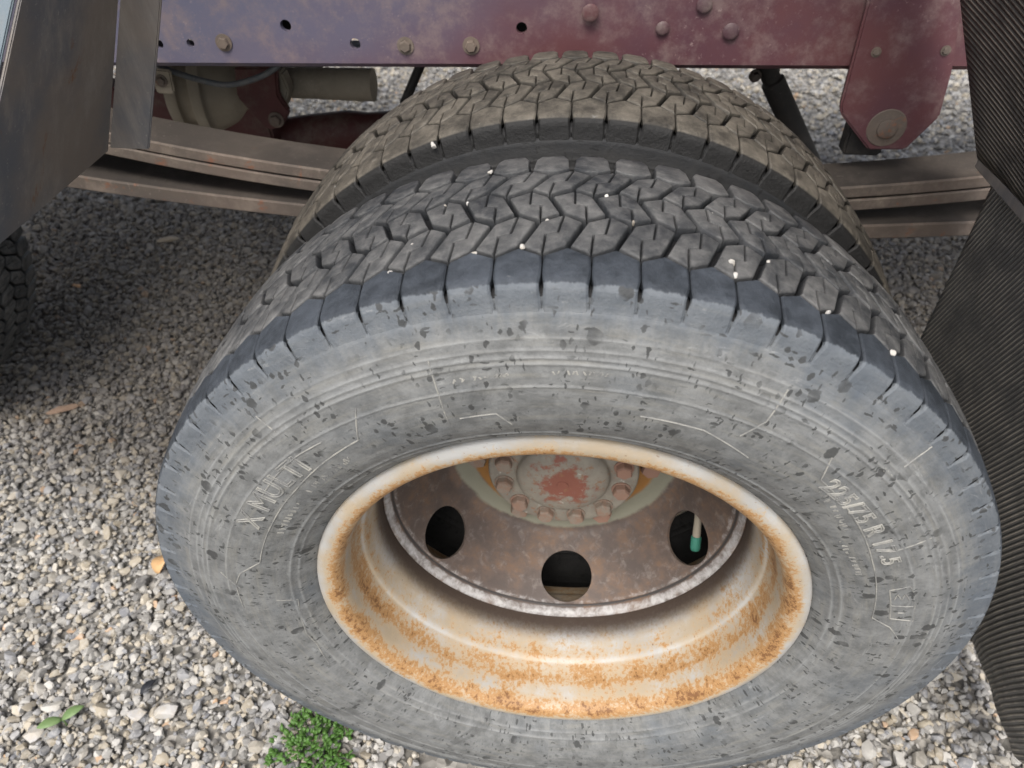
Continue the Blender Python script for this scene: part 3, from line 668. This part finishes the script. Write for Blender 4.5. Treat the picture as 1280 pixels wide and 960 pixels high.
# ---- inner wheel
MIR = .2190; YI = .267
wheel2 = empty('wheel', (0, 0, 0), truck); wheel2['label'] = 'inner dual wheel whose brown dusty tread shows behind the outer tyre'
t2 = new_obj('tyre', lathe('tyre', tyre_profile(), 192, clampz=-H+.003), M['side_i'], wheel2, (0, YI, H), smooth=60)
t2.data.materials.append(M['base_rubber'])
for pl in t2.data.polygons:
    c = pl.center
    if math.hypot(c.x, c.z) > .3722 and c.y > -.0105: pl.material_index = 1
nb2 = make_tread(wheel2, YI, (56, 54, 50, 48, 42), [M['tread_i']]*5, R(3.1))
new_obj('rim', rim_mesh(MIR), M['rim'], wheel2, (0, 0, H), smooth=60)
make_disc(wheel2, 0, MIR)
vs_ = new_obj('valve_stem', fix_normals(lathe('valve_stem', [(0, -.02), (.0045, -.02), (.0050, -.012), (.0045, 0), (.0045, .06), (0, .06)], 14)), M['cast'], wheel2)
pv = at_y(872, 655, .175); vs_.location = V(pv)
a = NT('green_cap'); M['cap'] = a.done((.045, .19, .135), .5)
vc = new_obj('valve_cap', fix_normals(lathe('valve_cap', [(0, -.034), (.0052, -.034), (.0062, -.031), (.0062, -.017), (.0052, -.016), (0, -.016)], 14)), M['cap'], wheel2); vc.location = V(pv)
vs_.rotation_euler = vc.rotation_euler = (R(62), 0, 0)
drum = new_obj('brake_drum', fix_normals(lathe('brake_drum', [(.09, .232), (.135, .236), (.150, .25), (.154, .27), (.154, .44), (.160, .445), (.160, .46), (.05, .46), (.09, .232)], 96)), M['drum'], truck, (0, 0, H), smooth=40)
# ---- wheel of the axle ahead
wx, wy = -1.37, .53
wheel3 = empty('wheel', (wx, wy, 0), truck); wheel3['label'] = 'dark tyre of the next axle, mostly hidden behind the steel mudguard'
t3 = new_obj('tyre', lathe('tyre', tyre_profile(), 128, clampz=-H+.003), M['side_i'], wheel3, (0, 0, H), smooth=60)
make_tread(wheel3, 0, (0, 0, 0, 0, 0), [M['tread_o']]*5, .3)
new_obj('rim', rim_mesh(), M['rim'], wheel3, (0, 0, H), smooth=60); make_disc(wheel3, 0)

# ---- frame rail
def rail_z(x): return .3305+.0187*x
RX0, RX1, RY = -2.6, 2.2, .540
def rail():
    sec = [(RY+.085, 0), (RY+.006, 0), (RY, .006), (RY, .222), (RY+.006, .228), (RY+.085, .228), (RY+.085, .220), (RY+.010, .220), (RY+.008, .218), (RY+.008, .010), (RY+.010, .008), (RY+.085, .008)]
    n = len(sec); st = ((RX0, .24), (-1.06, .24), (-.80, 0), (RX1, 0))       # the frame necks in ahead of the spring
    vs = [(x, y+dy, rail_z(x)+z) for x, dy in st for y, z in sec]
    fs = [(k*n+i, k*n+(i+1) % n, (k+1)*n+(i+1) % n, (k+1)*n+i) for k in range(3) for i in range(n)]+[tuple(range(n)), tuple(range(4*n-1, 3*n-1, -1))]
    return fix_normals(mesh('frame_rail', vs, fs))
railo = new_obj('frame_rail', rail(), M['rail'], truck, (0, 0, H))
cut = []
for px, py, rr in ((198, 55, .0062), (238, 54, .0050), (357, 32, .0068), (444, 55, .0066), (652, 35, .0066)):
    p = at_y(px, py, RY); cc = bpy.data.objects.new('cut', cylinder_between((p[0], RY-.03, p[2]), (p[0], RY+.03, p[2]), rr, 24)); COL.objects.link(cc); cc.location = (0, 0, H); cut.append(cc)
boolean_cut(railo, cut); railo.data.set_sharp_from_angle(angle=R(30))
rb = hexbolt_mesh('bolt', .0125, .006, .0105); rb.materials.append(M['spring'])
for px, py in ((280, 53), (507, 57), (589, 57)):
    p = at_y(px, py, RY); o = new_obj('bolt', rb, None, railo, (p[0], RY-.0002, p[2])); o.rotation_euler = (0, random.uniform(0, 1), 0)
rivet = fix_normals(lathe('rivet', [(0, -.006), (.006, -.0055), (.0105, -.003), (.0125, 0), (.0125, .002)], 24)); rivet.materials.append(M['railold'])
for pl in rivet.polygons: pl.use_smooth = True
for px, py, sc_, dy in ((738, 15, 1.0, .006), (913, 38, .95, 0), (880, 5, .9, 0), (828, 34, .8, 0)):
    p = at_y(px, py, RY-dy); o = new_obj('rivet', rivet, None, railo, (p[0], RY-dy-.0048, p[2])); o.scale = (sc_*.8, .3, sc_*.8)
for px, py in ((1095, 65), (1182, 63)):
    p = at_y(px, py, .526); o = new_obj('bolt', rb, None, railo, (p[0], .5255, p[2])); o.scale = (.55, .45, .55)
def px_poly(pts, y): return [(at_y(a_, b_, y)[0], at_y(a_, b_, y)[2]) for a_, b_ in pts]
gus = px_poly([(722, -80), (700, 40), (690, 90), (788, 92), (782, 60), (768, 0), (752, -80)], RY-.006)
o = slab('gusset_plate', gus, RY-.0065, RY-.0003, M['railold'], railo); o.location = (0, 0, H)
sec2 = px_poly([(776, -90), (790, 0), (800, 84.5), (1052, 86), (1068, 0), (1080, -90)], RY-.004)
o = slab('flitch_plate', sec2, RY-.0045, RY-.0002, M['railold'], railo); o.location = (0, 0, H)
hang = px_poly([(1090, -110), (1085, 0), (1050, 132), (1051, 143), (1085, 187), (1131, 187), (1174, 146), (1190, 88), (1205, -10), (1215, -110)], .528)
hang = [(a_, b_) for a_, b_ in hang]
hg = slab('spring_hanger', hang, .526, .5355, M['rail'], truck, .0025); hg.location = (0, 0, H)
p = at_y(1108, 160, .526)
pin = new_obj('hanger_pin', fix_normals(lathe('hanger_pin', [(0, -.005), (.010, -.005), (.0118, -.0038), (.0118, -.0015), (.0135, -.001), (.0225, -.0006), (.0235, .0005), (.0235, .004), (.012, .004), (.012, .075), (0, .075)], 40)), M['spring'], hg, smooth=35); pin.location = (p[0], .5255, p[2])
o = box('shackle', (p[0]-.036, .545, p[2]-.045), (p[0]+.012, .570, p[2]+.03), M['dark'], hg); o.location = (0, 0, 0)
for x, zb in ((.69, .222), (-.81, .245)):                 # the outer ends of the leaf spring
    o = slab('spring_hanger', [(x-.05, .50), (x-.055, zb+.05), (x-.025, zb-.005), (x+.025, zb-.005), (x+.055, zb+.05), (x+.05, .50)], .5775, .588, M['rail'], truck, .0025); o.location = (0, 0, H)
    q = new_obj('hanger_pin', pin.data, None, o, (x, .495, zb+.03)); q.scale = (1, 1.1, 1)
# far rail, cross members; unseen bed added to shade the underside
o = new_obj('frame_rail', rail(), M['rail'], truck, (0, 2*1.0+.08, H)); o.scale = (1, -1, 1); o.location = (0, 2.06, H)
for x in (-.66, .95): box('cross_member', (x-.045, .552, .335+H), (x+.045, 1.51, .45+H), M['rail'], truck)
for k in range(10):
    box('shade_bed_plank', (-2.9, .42+k*.123, .80+H), (2.3, .539+k*.123, .84+H), M['wood'], truck, .004)
for x in np.arange(-2.7, 2.3, .6): box('shade_bed_bearer', (x-.03, .42, .70+H), (x+.03, 1.64, .798+H), M['darkred'], truck, .003)
for y in (.57, 1.43): box('shade_bed_beam', (-2.8, y-.03, .605+H), (2.25, y+.03, .698+H), M['darkred'], truck, .003)
box('shade_bed_side_rail', (-2.95, .38, .70+H), (2.35, .415, .86+H), M['darkred'], truck, .004)
# leaf springs
def leaf(name, x0, x1, zc, k, th, y0, y1, parent, n=40):
    sec = [(y0, -th/2), (y1, -th/2), (y1, th/2), (y0, th/2)]; bv = .0022
    sec = [(y0+bv, -th/2), (y1-bv, -th/2), (y1, -th/2+bv), (y1, th/2-bv), (y1-bv, th/2), (y0+bv, th/2), (y0, th/2-bv), (y0, -th/2+bv)]
    xs = np.linspace(x0, x1, n); m = len(sec); vs = [(x, y, zc+k*x*x+z) for x in xs for y, z in sec]
    fs = [(i*m+q, i*m+(q+1) % m, (i+1)*m+(q+1) % m, (i+1)*m+q) for i in range(n-1) for q in range(m)]+[tuple(range(m)), tuple(range((n-1)*m, n*m))]
    o = new_obj(name, fix_normals(mesh(name, vs, fs)), M['spring'], parent, smooth=35); o.data.materials.append(M['spring_shade'])
    for pl in o.data.polygons:
        if pl.normal.z > .8: pl.material_index = 1
    return o
sp = empty('leaf_spring', (0, .54, H), truck)
for x0, x1, zc, k, th, dy in ((-.82, .70, .1785, .155, .0165, 0), (-.80, .69, .1595, .158, .0165, 0), (-.80, .66, .1290, .094, .0215, .002)):
    leaf('leaf', x0, x1, zc, k, th, -.036-dy, .036+dy, sp)
for x in (-.11, .11): tube('u_bolt', [(x, -.042, -.03), (x, -.042, .20), (x, -.030, .215), (x, .030, .215), (x, .042, .20), (x, .042, -.03)], .009, M['spring'], sp)
axle = new_obj('axle_housing', fix_normals(lathe('axle_housing', smoothcurve([(.05, .44), (.052, .6), (.055, .8), (.075, .88), (.14, .98), (.16, 1.03), (.14, 1.08), (.075, 1.18), (.055, 1.26), (.052, 1.6), (0.001, 1.6)], 4), 48)), M['darkred'], truck, (0, 0, H), smooth=60)
# driveline pieces seen between rail and spring
def lathe_x(name, prof, c, mat, parent, n=48, tilt=(0, 0, 0)):
    me = fix_normals(lathe(name, smoothcurve(prof, 3), n)); o = new_obj(name, me, mat, parent, smooth=40)
    o.rotation_euler = (tilt[0], tilt[1], R(-90)+tilt[2]); o.location = (c[0], c[1], c[2]+H); return o      # profile y runs along +x
yk = .80
c0 = at_y(345, 103, yk); c1 = at_y(467, 103, yk); rc = .0245; L = c1[0]-c0[0]
cyl = lathe_x('brake_chamber', [(0, 0), (rc*1.1, 0), (rc*1.12, .006), (rc*1.02, .010), (rc*.97, .02), (rc*.97, L*.42), (rc*.93, L*.425), (rc*.93, L*.44), (rc, L*.445), (rc, L*.66), (rc*.94, L*.665), (rc*.94, L*.68), (rc*1.03, L*.685), (rc*1.03, L*.96), (rc*.96, L), (0, L)], c0, M['cast'], truck)
cc = at_y(292, 108, yk)
dome = lathe_x('gear_casing', [(.030, -.105), (.058, -.10), (.066, -.092), (.066, -.080), (.056, -.076), (.054, -.060), (.072, -.056), (.075, -.05), (.075, -.038), (.066, -.034), (.060, -.02), (.052, .0), (.040, .018), (.034, .03), (.0, .03)], (cc[0], yk+.01, cc[2]-.008), M['cast'], truck, tilt=(0, R(12), R(8)))
arm = slab('slack_adjuster', px_poly([(292, 84), (345, 84), (348, 120), (362, 140), (352, 160), (334, 163), (320, 148), (296, 122)], yk-.075), yk-.075, yk-.062, M['darkred'], truck, .003); arm.location = (0, 0, H)
p = at_y(345, 150, yk-.077); o = new_obj('bolt', rb, None, arm, (p[0], yk-.0755, p[2])); o.scale = (1.2, 1.3, 1.2)
gl_ = px_poly([(336, 88), (352, 90), (362, 112), (357, 135), (346, 132), (347, 112)], yk-.055)
o = slab('clevis', gl_, yk-.058, yk-.03, M['cast'], truck, .003); o.location = (0, 0, H)
ta = at_y(352, 170, .84); tb = at_y(640, 150, .90)
tube('torque_rod', [V(ta), V(ta*.85+tb*.15), V(ta*.7+tb*.3), V(ta*.62+tb*.38), V(tb)], [.030, .034, .036, .030, .030], M['darkred'], truck, 20)
ba = at_y(120, 128, .78); bb = at_y(320, 142, .78)
box('cross_beam', (ba[0]-.1, .78, bb[2]-.085+H), (bb[0]+.02, .83, bb[2]+.036+H), M['darkred'], truck, .004)
pts = [at_y(q, w_, .60) for q, w_ in ((196, 80), (212, 88), (250, 100), (285, 106), (320, 98), (345, 84), (352, 70))]
tube('air_line', [V(q) for q in smoothcurve(pts, 5)], .0042, M['greycable'], truck, 8)
br = slab('cable_bracket', px_poly([(191, 86), (212, 88), (218, 116), (213, 119), (196, 117), (190, 100)], .585), .585, .591, M['cast'], truck, .002); br.location = (0, 0, H)
p = at_y(202, 101, .585); o = new_obj('bolt', rb, None, br, (p[0], .5848, p[2])); o.scale = (.8, .8, .8)
pa = at_y(948, 62, .66); pb = at_y(1012, 205, .66)
sh = tube('shock_absorber', [V(pa), V(pa*.75+pb*.25), V(pa*.74+pb*.26), V(pb)], [.0125, .0125, .016, .016], M['dark'], truck, 16)
p = at_y(944, 95, .65); o = new_obj('bolt', rb, None, sh, V((p[0], .652, p[2]))); o.scale = (.8, 1.6, .8)
box('brace', V(at_y(968, 92, .72)+np.array([0, 0, -.005])), tuple(np.array(V(at_y(982, 60, .72)))+np.array([0, .03, .03])), M['dark'], truck)
pa = at_y(530, 84, .70); pb = at_y(505, 130, .70)
tube('stay_rod', [V(pa+np.array([.02, 0, .05])), V(pb)], .007, M['dark'], truck, 10)

for px, py in ((357, 32), (652, 35)):  # dark boxes added behind two rail holes to block the light through them
    p = at_y(px, py, .60); box('hole_blocker', (p[0]-.05, .575, p[2]-.045+H), (p[0]+.05, .66, p[2]+.07+H), M['dark'], truck)
# ---- steel mudguard ahead of the wheel
lean = .445
def gx(z): return -.4915+(z-.3155)*lean
ZT = .62
def plate_mesh(name, quad, th):
    vs = [Vector(q) for q in quad]; n_ = (vs[1]-vs[0]).cross(vs[3]-vs[0]).normalized()
    bm = bmesh.new(); f = bm.faces.new([bm.verts.new(v_) for v_ in vs]); g2 = bmesh.ops.extrude_face_region(bm, geom=[f])
    for v_ in g2['geom']:
        if isinstance(v_, bmesh.types.BMVert): v_.co += n_*th
    bmesh.ops.recalc_face_normals(bm, faces=bm.faces); bmesh.ops.bevel(bm, geom=bm.edges[:], offset=min(.0012, abs(th)*.3), segments=2, affect='EDGES')
    me = bpy.data.meshes.new(name); bm.to_mesh(me); bm.free(); return me
mg = empty('mudguard', (-.49, .2, H), truck); off = Vector((.49, -.2, 0))
def gput(name, quad, th, mat): 
    o = new_obj(name, plate_mesh(name, quad, th), mat, mg, smooth=40); o.location = off; return o
gput('guard_plate', [(gx(.3155), .060, .3155), (gx(.3155), .300, .3155), (gx(ZT), .300, ZT), (gx(ZT), .206, ZT)], -.003, M['plate'])
gput('guard_flange', [(gx(.3185)+.001, .3005, .3185), (gx(.3185)+.043, .3005, .3185), (gx(ZT)+.036, .3005, ZT), (gx(ZT)+.001, .3005, ZT)], -.004, M['plate'])
gput('guard_skirt', [(-1.15, .056, .3155), (gx(.3155)-.004, .056, .3155), (gx(ZT)-.004, .202, ZT), (-1.15, .202, ZT)], -.003, M['skirt'])
# ---- ribbed rubber mud flap behind the wheel
def sheet(name, fn, nu, nv, th, mat, parent):
    """fn(u, v) -> point; uv layer in metres; thickened"""
    vs = [fn(i/nu, j/nv) for j in range(nv+1) for i in range(nu+1)]; fs = []
    for j in range(nv):
        for i in range(nu): fs.append((j*(nu+1)+i, j*(nu+1)+i+1, (j+1)*(nu+1)+i+1, (j+1)*(nu+1)+i))
    me = mesh(name, vs, fs); uvl = me.uv_layers.new(name='polar')
    for lp in me.loops:
        q = vs[lp.vertex_index]; uvl.data[lp.index].uv = (q[1], q[2]*1.05)
    o = new_obj(name, me, mat, parent, smooth=180); o.location = (0, 0, H)
    md = o.modifiers.new('s', 'SOLIDIFY'); md.thickness = th; md.offset = 1; return o
fl = empty('mud_flap', (.5, .25, H), truck)
def f_up(u, v):
    z = .262+v*.40; x = .476-(z-.262)*.494; y = .48-u*.50; return (x+.004*math.sin(u*7), y, z)
def f_lo(u, v):
    z0, z1 = .252, -.335; z = z0+(z1-z0)*v; y = .481-u*.475
    t = max(0, (-.02-z)/.3); x = .502+.085*t*t*(1-.15*u)+.010*math.sin(y*9)*max(0, v-.2)
    x += .0035*math.sin((y*.8+z)*110)*max(0, min(1, (v-.72)*5))*max(0, (u-.55)*2.2)
    # rounded lower corner at the near edge
    cu = max(0, (u-.86)/.14); z += .07*cu*cu*max(0, (v-.75)*4)
    y += .012*math.sin(v*5)*u
    return (x, y, z)
o1 = sheet('upper_sheet', f_up, 24, 20, .006, M['flap_up'], fl); o2 = sheet('lower_sheet', f_lo, 60, 70, .006, M['flap_lo'], fl)
for o in (o1, o2): o.location = (-.5, -.25, 0)
o = box('clamp_strip', (.473, -.02, .246), (.5015, .483, .262), M['plate'], fl, .002); o.location = (-.5, -.25, 0)

# ------------------------------------------------------------------ small things
a = NT('pale_pebble'); p = a.pos(); rnd = a.n('ShaderNodeObjectInfo').outputs['Random']
M['pebble'] = a.done(a.mix(a.ramp(a.noise(p, 150, 4, .6), .35, .65), a.mix(rnd, (.40, .38, .34), (.27, .23, .18)), (.48, .46, .43)), .7)
a = NT('limestone_lump'); p = a.pos(); rnd = a.n('ShaderNodeObjectInfo').outputs['Random']
M['lump'] = a.done(a.mix(a.ramp(a.noise(p, 60, 6, .7), .3, .7), a.mix(rnd, (.48, .46, .42), (.34, .34, .36)), a.mix(rnd, (.36, .34, .30), (.42, .37, .30))), .85, a.bump(a.noise(p, 120, 5, .7), .5, .002))
def stone(name, loc, size, seed, mat, rot=(0, 0, 0), stretch=(1, 1, 1), level=3):
    sh_, tri = stone_shapes(1, 1000+seed, level); me = mesh(name, sh_[0]*size*np.array(stretch), [tuple(map(int, t)) for t in tri])
    o = new_obj(name, me, mat, None, loc, smooth=28); o.rotation_euler = rot; return o
peb = [(542, 182, 'i', .0085), (482, 159+58, 'o', .006), (557, 333, 'o', 0)]
def tread_pt(px, py, y0, h=-.001):
    """point of the tread surface under a pixel"""
    d = ray(px, py); best = None
    for t in np.linspace(.4, 1.6, 1400):
        q = CAM+d*t; y = q[1]-y0
        if EDGE-.02 < y < .19 and math.hypot(q[0], q[2]) <= crown(y)+h: return q
    return None
for i, (px, py, y0, sz) in enumerate(((542, 182, YI, .0062), (613, 216, 0, .0040), (592, 318, 0, .0046), (488, 341, 0, .0038), (653, 309, 0, .0042), (914, 329, 0, .0072), (918, 344, 0, .0052), (960, 329, 0, .0042), (1035, 392, 0, .0055), (1115, 443, 0, .0052), (585, 255, 0, .0030), (556, 258, 0, .0030), (758, 246, 0, .0034), (792, 279, 0, .0036), (516, 307, 0, .0034), (684, 276, 0, .0030), (890, 268, 0, .003))):
    q = tread_pt(px, py, y0)
    if q is None: continue
    o = stone('pebble', V(q), sz*.64, 40+i, M['pebble'], (random.uniform(0, 3), random.uniform(0, 3), random.uniform(0, 3)), level=2)
    if i == 5: tag(o, 'largest grey pebble in the outer tyre tread, touching a smaller white one', 'pebble')
    elif i == 6: tag(o, 'white pebble wedged right beside the largest pebble in the tread', 'pebble')
    elif i == 0: tag(o, 'pale pebble resting on shoulder block of the inner tyre', 'pebble')
    else: tag(o, 'tiny pale pebble lodged in the tread grooves of the outer tyre', 'pebble', 'pebbles lodged in the outer tyre tread')
p = at_y(1213, 572, .02)
lst = [((65, 884), .017, 'whitish rounded stone beside the two-leaf seedling', (1, .85, .8), 1), ((40, 918), .016, 'bluish grey stone just below the seedling', (1, .9, .9), 2), ((170, 893), .017, 'tan angular stone between seedling and weed clump', (1, .7, .8), 3), ((209, 889), .018, 'pale broad angular stone next to the tan one', (1, .8, .8), 4),
       ((135, 738), .013, 'cream pointed stone alone in the gravel ahead of the wheel', (1, .7, .8), 5), ((210, 300), .031, 'flat tan stone on dark ground under the truck', (1, .55, .35), 6), ((1165, 845), .021, 'long grey stone between tyre and mud flap, flat topped', (1, .5, .6), 7), ((1186, 828), .019, 'brownish oblong stone touching the grey one by the mud flap', (1, .55, .7), 8), ((75, 512), .034, 'weathered wood chip lying in gravel ahead of the wheel', (1, .3, .18), 9), ((97, 357), .016, 'small orange stone on dark ground under the truck', (1, .6, .6), 10), ((1058, 893), .013, 'yellowish stone below the tyre near the mud flap', (1, .8, .8), 11)]
a = NT('tan_stone'); M['tan'] = a.done((.27, .225, .165), .85)
a = NT('orange_stone'); M['ochre'] = a.done((.50, .30, .16), .8)
a = NT('wood_chip'); p_ = a.pos(); M['chip'] = a.done(a.mix(a.noise(a.map(p_, (20, 200, 100)), 1, 3), (.17, .11, .075), (.30, .21, .15)), .9)
for (px, py), sz, lab, st, sd_ in lst:
    q = at_z(px, py, -H+sz*.35); nm = 'wood_chip' if 'wood' in lab else 'stone'
    o = stone(nm, V(q), sz, sd_, M['chip'] if 'wood' in lab else (M['ochre'] if 'orange' in lab else (M['tan'] if 'flat tan' in lab else M['lump'])), (0, 0, R(random.uniform(-40, 40))), st)
    tag(o, lab, 'wood chip' if nm == 'wood_chip' else 'stone')
# leaves and plants
def leaf_mesh(bm, base, d, up, L, W, curl=.2, n=5):
    d = Vector(d).normalized(); s = d.cross(Vector(up)).normalized(); u_ = s.cross(d).normalized(); rows = []
    for i in range(n+1):
        t = i/n; wd = W*math.sin(math.pi*min(1, t*.92+.06))**.8*.5; c_ = Vector(base)+d*L*t+u_*(math.sin(t*math.pi)*curl*L*.4-curl*L*t*t*.4)
        rows.append([bm.verts.new(c_+s*wd+u_*wd*.25), bm.verts.new(c_), bm.verts.new(c_-s*wd+u_*wd*.25)])
    for r0, r1 in zip(rows, rows[1:]):
        for k in range(2): bm.faces.new((r0[k], r0[k+1], r1[k+1], r1[k]))
def finish(bm, name, mat, parent=None, th=.0003):
    me = bpy.data.meshes.new(name); bm.to_mesh(me); bm.free(); o = new_obj(name, me, mat, parent, smooth=180)
    md = o.modifiers.new('s', 'SOLIDIFY'); md.thickness = th; return o
def mat_leaf(name, c1, c2):
    a = NT(name); p = a.pos(); a.b.inputs['Subsurface Weight'].default_value = 0
    return a.done(a.mix(a.noise(p, 90, 4, .6), c1, c2), .5)
M['weed'] = mat_leaf('weed_green', (.035, .095, .014), (.085, .17, .035)); M['seedling'] = mat_leaf('seedling_green', (.10, .17, .06), (.17, .24, .10))
M['dead'] = mat_leaf('dead_leaf_tan', (.42, .24, .11), (.55, .36, .18)); M['black'] = mat_leaf('black_scrap', (.012, .014, .018), (.03, .03, .035))
q0 = at_z(388, 930, -H+.004)
wd_ = empty('weed', V((q0[0], q0[1], -H))); tag(wd_, 'low bright green weed clump growing against the tyre', 'weed')
g3 = random.Random(4); bm = bmesh.new(); stems = bmesh.new()
for k in range(150):
    rr = .058*math.sqrt(g3.random()); th = g3.uniform(0, 2*math.pi); bx, by = rr*math.cos(th)*.9+.004, rr*math.sin(th)*.95-.012
    hz = .008+.020*(1-rr/.06)*g3.uniform(.5, 1.2); dr = Vector((math.cos(th)+g3.uniform(-.8, .8), math.sin(th)+g3.uniform(-.8, .8), g3.uniform(.1, .9)))
    for q in range(g3.choice((2, 3, 3, 4))):
        d_ = Matrix.Rotation(g3.uniform(-1.4, 1.4), 3, 'Z')@dr
        leaf_mesh(bm, (bx+g3.uniform(-.003, .003), by+g3.uniform(-.003, .003), hz+g3.uniform(-.004, .004)), d_, (0, 0, 1), g3.uniform(.006, .011), g3.uniform(.003, .0055), .3, 3)
    s0 = Vector((bx*.5, by*.5, .0)); s1 = Vector((bx, by, hz)); sd2 = (s1-s0).cross(Vector((0, 0, 1))).normalized()*.0005 if (s1-s0).length > .002 else Vector((.0005, 0, 0))
    stems.faces.new([stems.verts.new(x) for x in (s0-sd2, s0+sd2, s1+sd2, s1-sd2)])
fo = finish(bm, 'foliage', M['weed'], wd_); fo['kind'] = 'stuff'; so_ = finish(stems, 'stem', M['weed'], wd_, .0007); so_['kind'] = 'stuff'
q = at_z(78, 900, -H+.014); sdl = empty('seedling', V((q[0], q[1], -H))); tag(sdl, 'seedling with two pale green oval leaves in the gravel', 'seedling')
for px, py, in ((55, 908), (98, 888)):
    e = at_z(px, py, -H+.016)-q; bm = bmesh.new(); leaf_mesh(bm, (0, 0, .015), (e[0], e[1], .004), (0, 0, 1), .030, .015, .15, 6); finish(bm, 'leaf', M['seedling'], sdl)
tube('stem', [(0, 0, -.002), (.001, 0, .008), (0, 0, .0155)], .0012, M['seedling'], sdl, 6)
q = at_z(202, 706, -H+.016); bm = bmesh.new(); leaf_mesh(bm, (0, 0, 0), (.1, 1, .25), (-.4, -.6, 1), .036, .030, .5, 6); dl = finish(bm, 'dead_leaf', M['dead']); dl.location = V(q+np.array([0, -.015, -.002])); tag(dl, 'dry orange-tan leaf lying in gravel by the tyre edge', 'leaf')
q = at_z(176, 868, -H+.012); bm = bmesh.new(); leaf_mesh(bm, (0, 0, 0), (.5, 1, .1), (0, 0, 1), .026, .012, .3, 5); bk = finish(bm, 'dark_leaf', M['black']); bk.location = V(q); tag(bk, 'small blackened leaf scrap lying on pale gravel', 'leaf')
print('tread blocks', nb1, nb2)
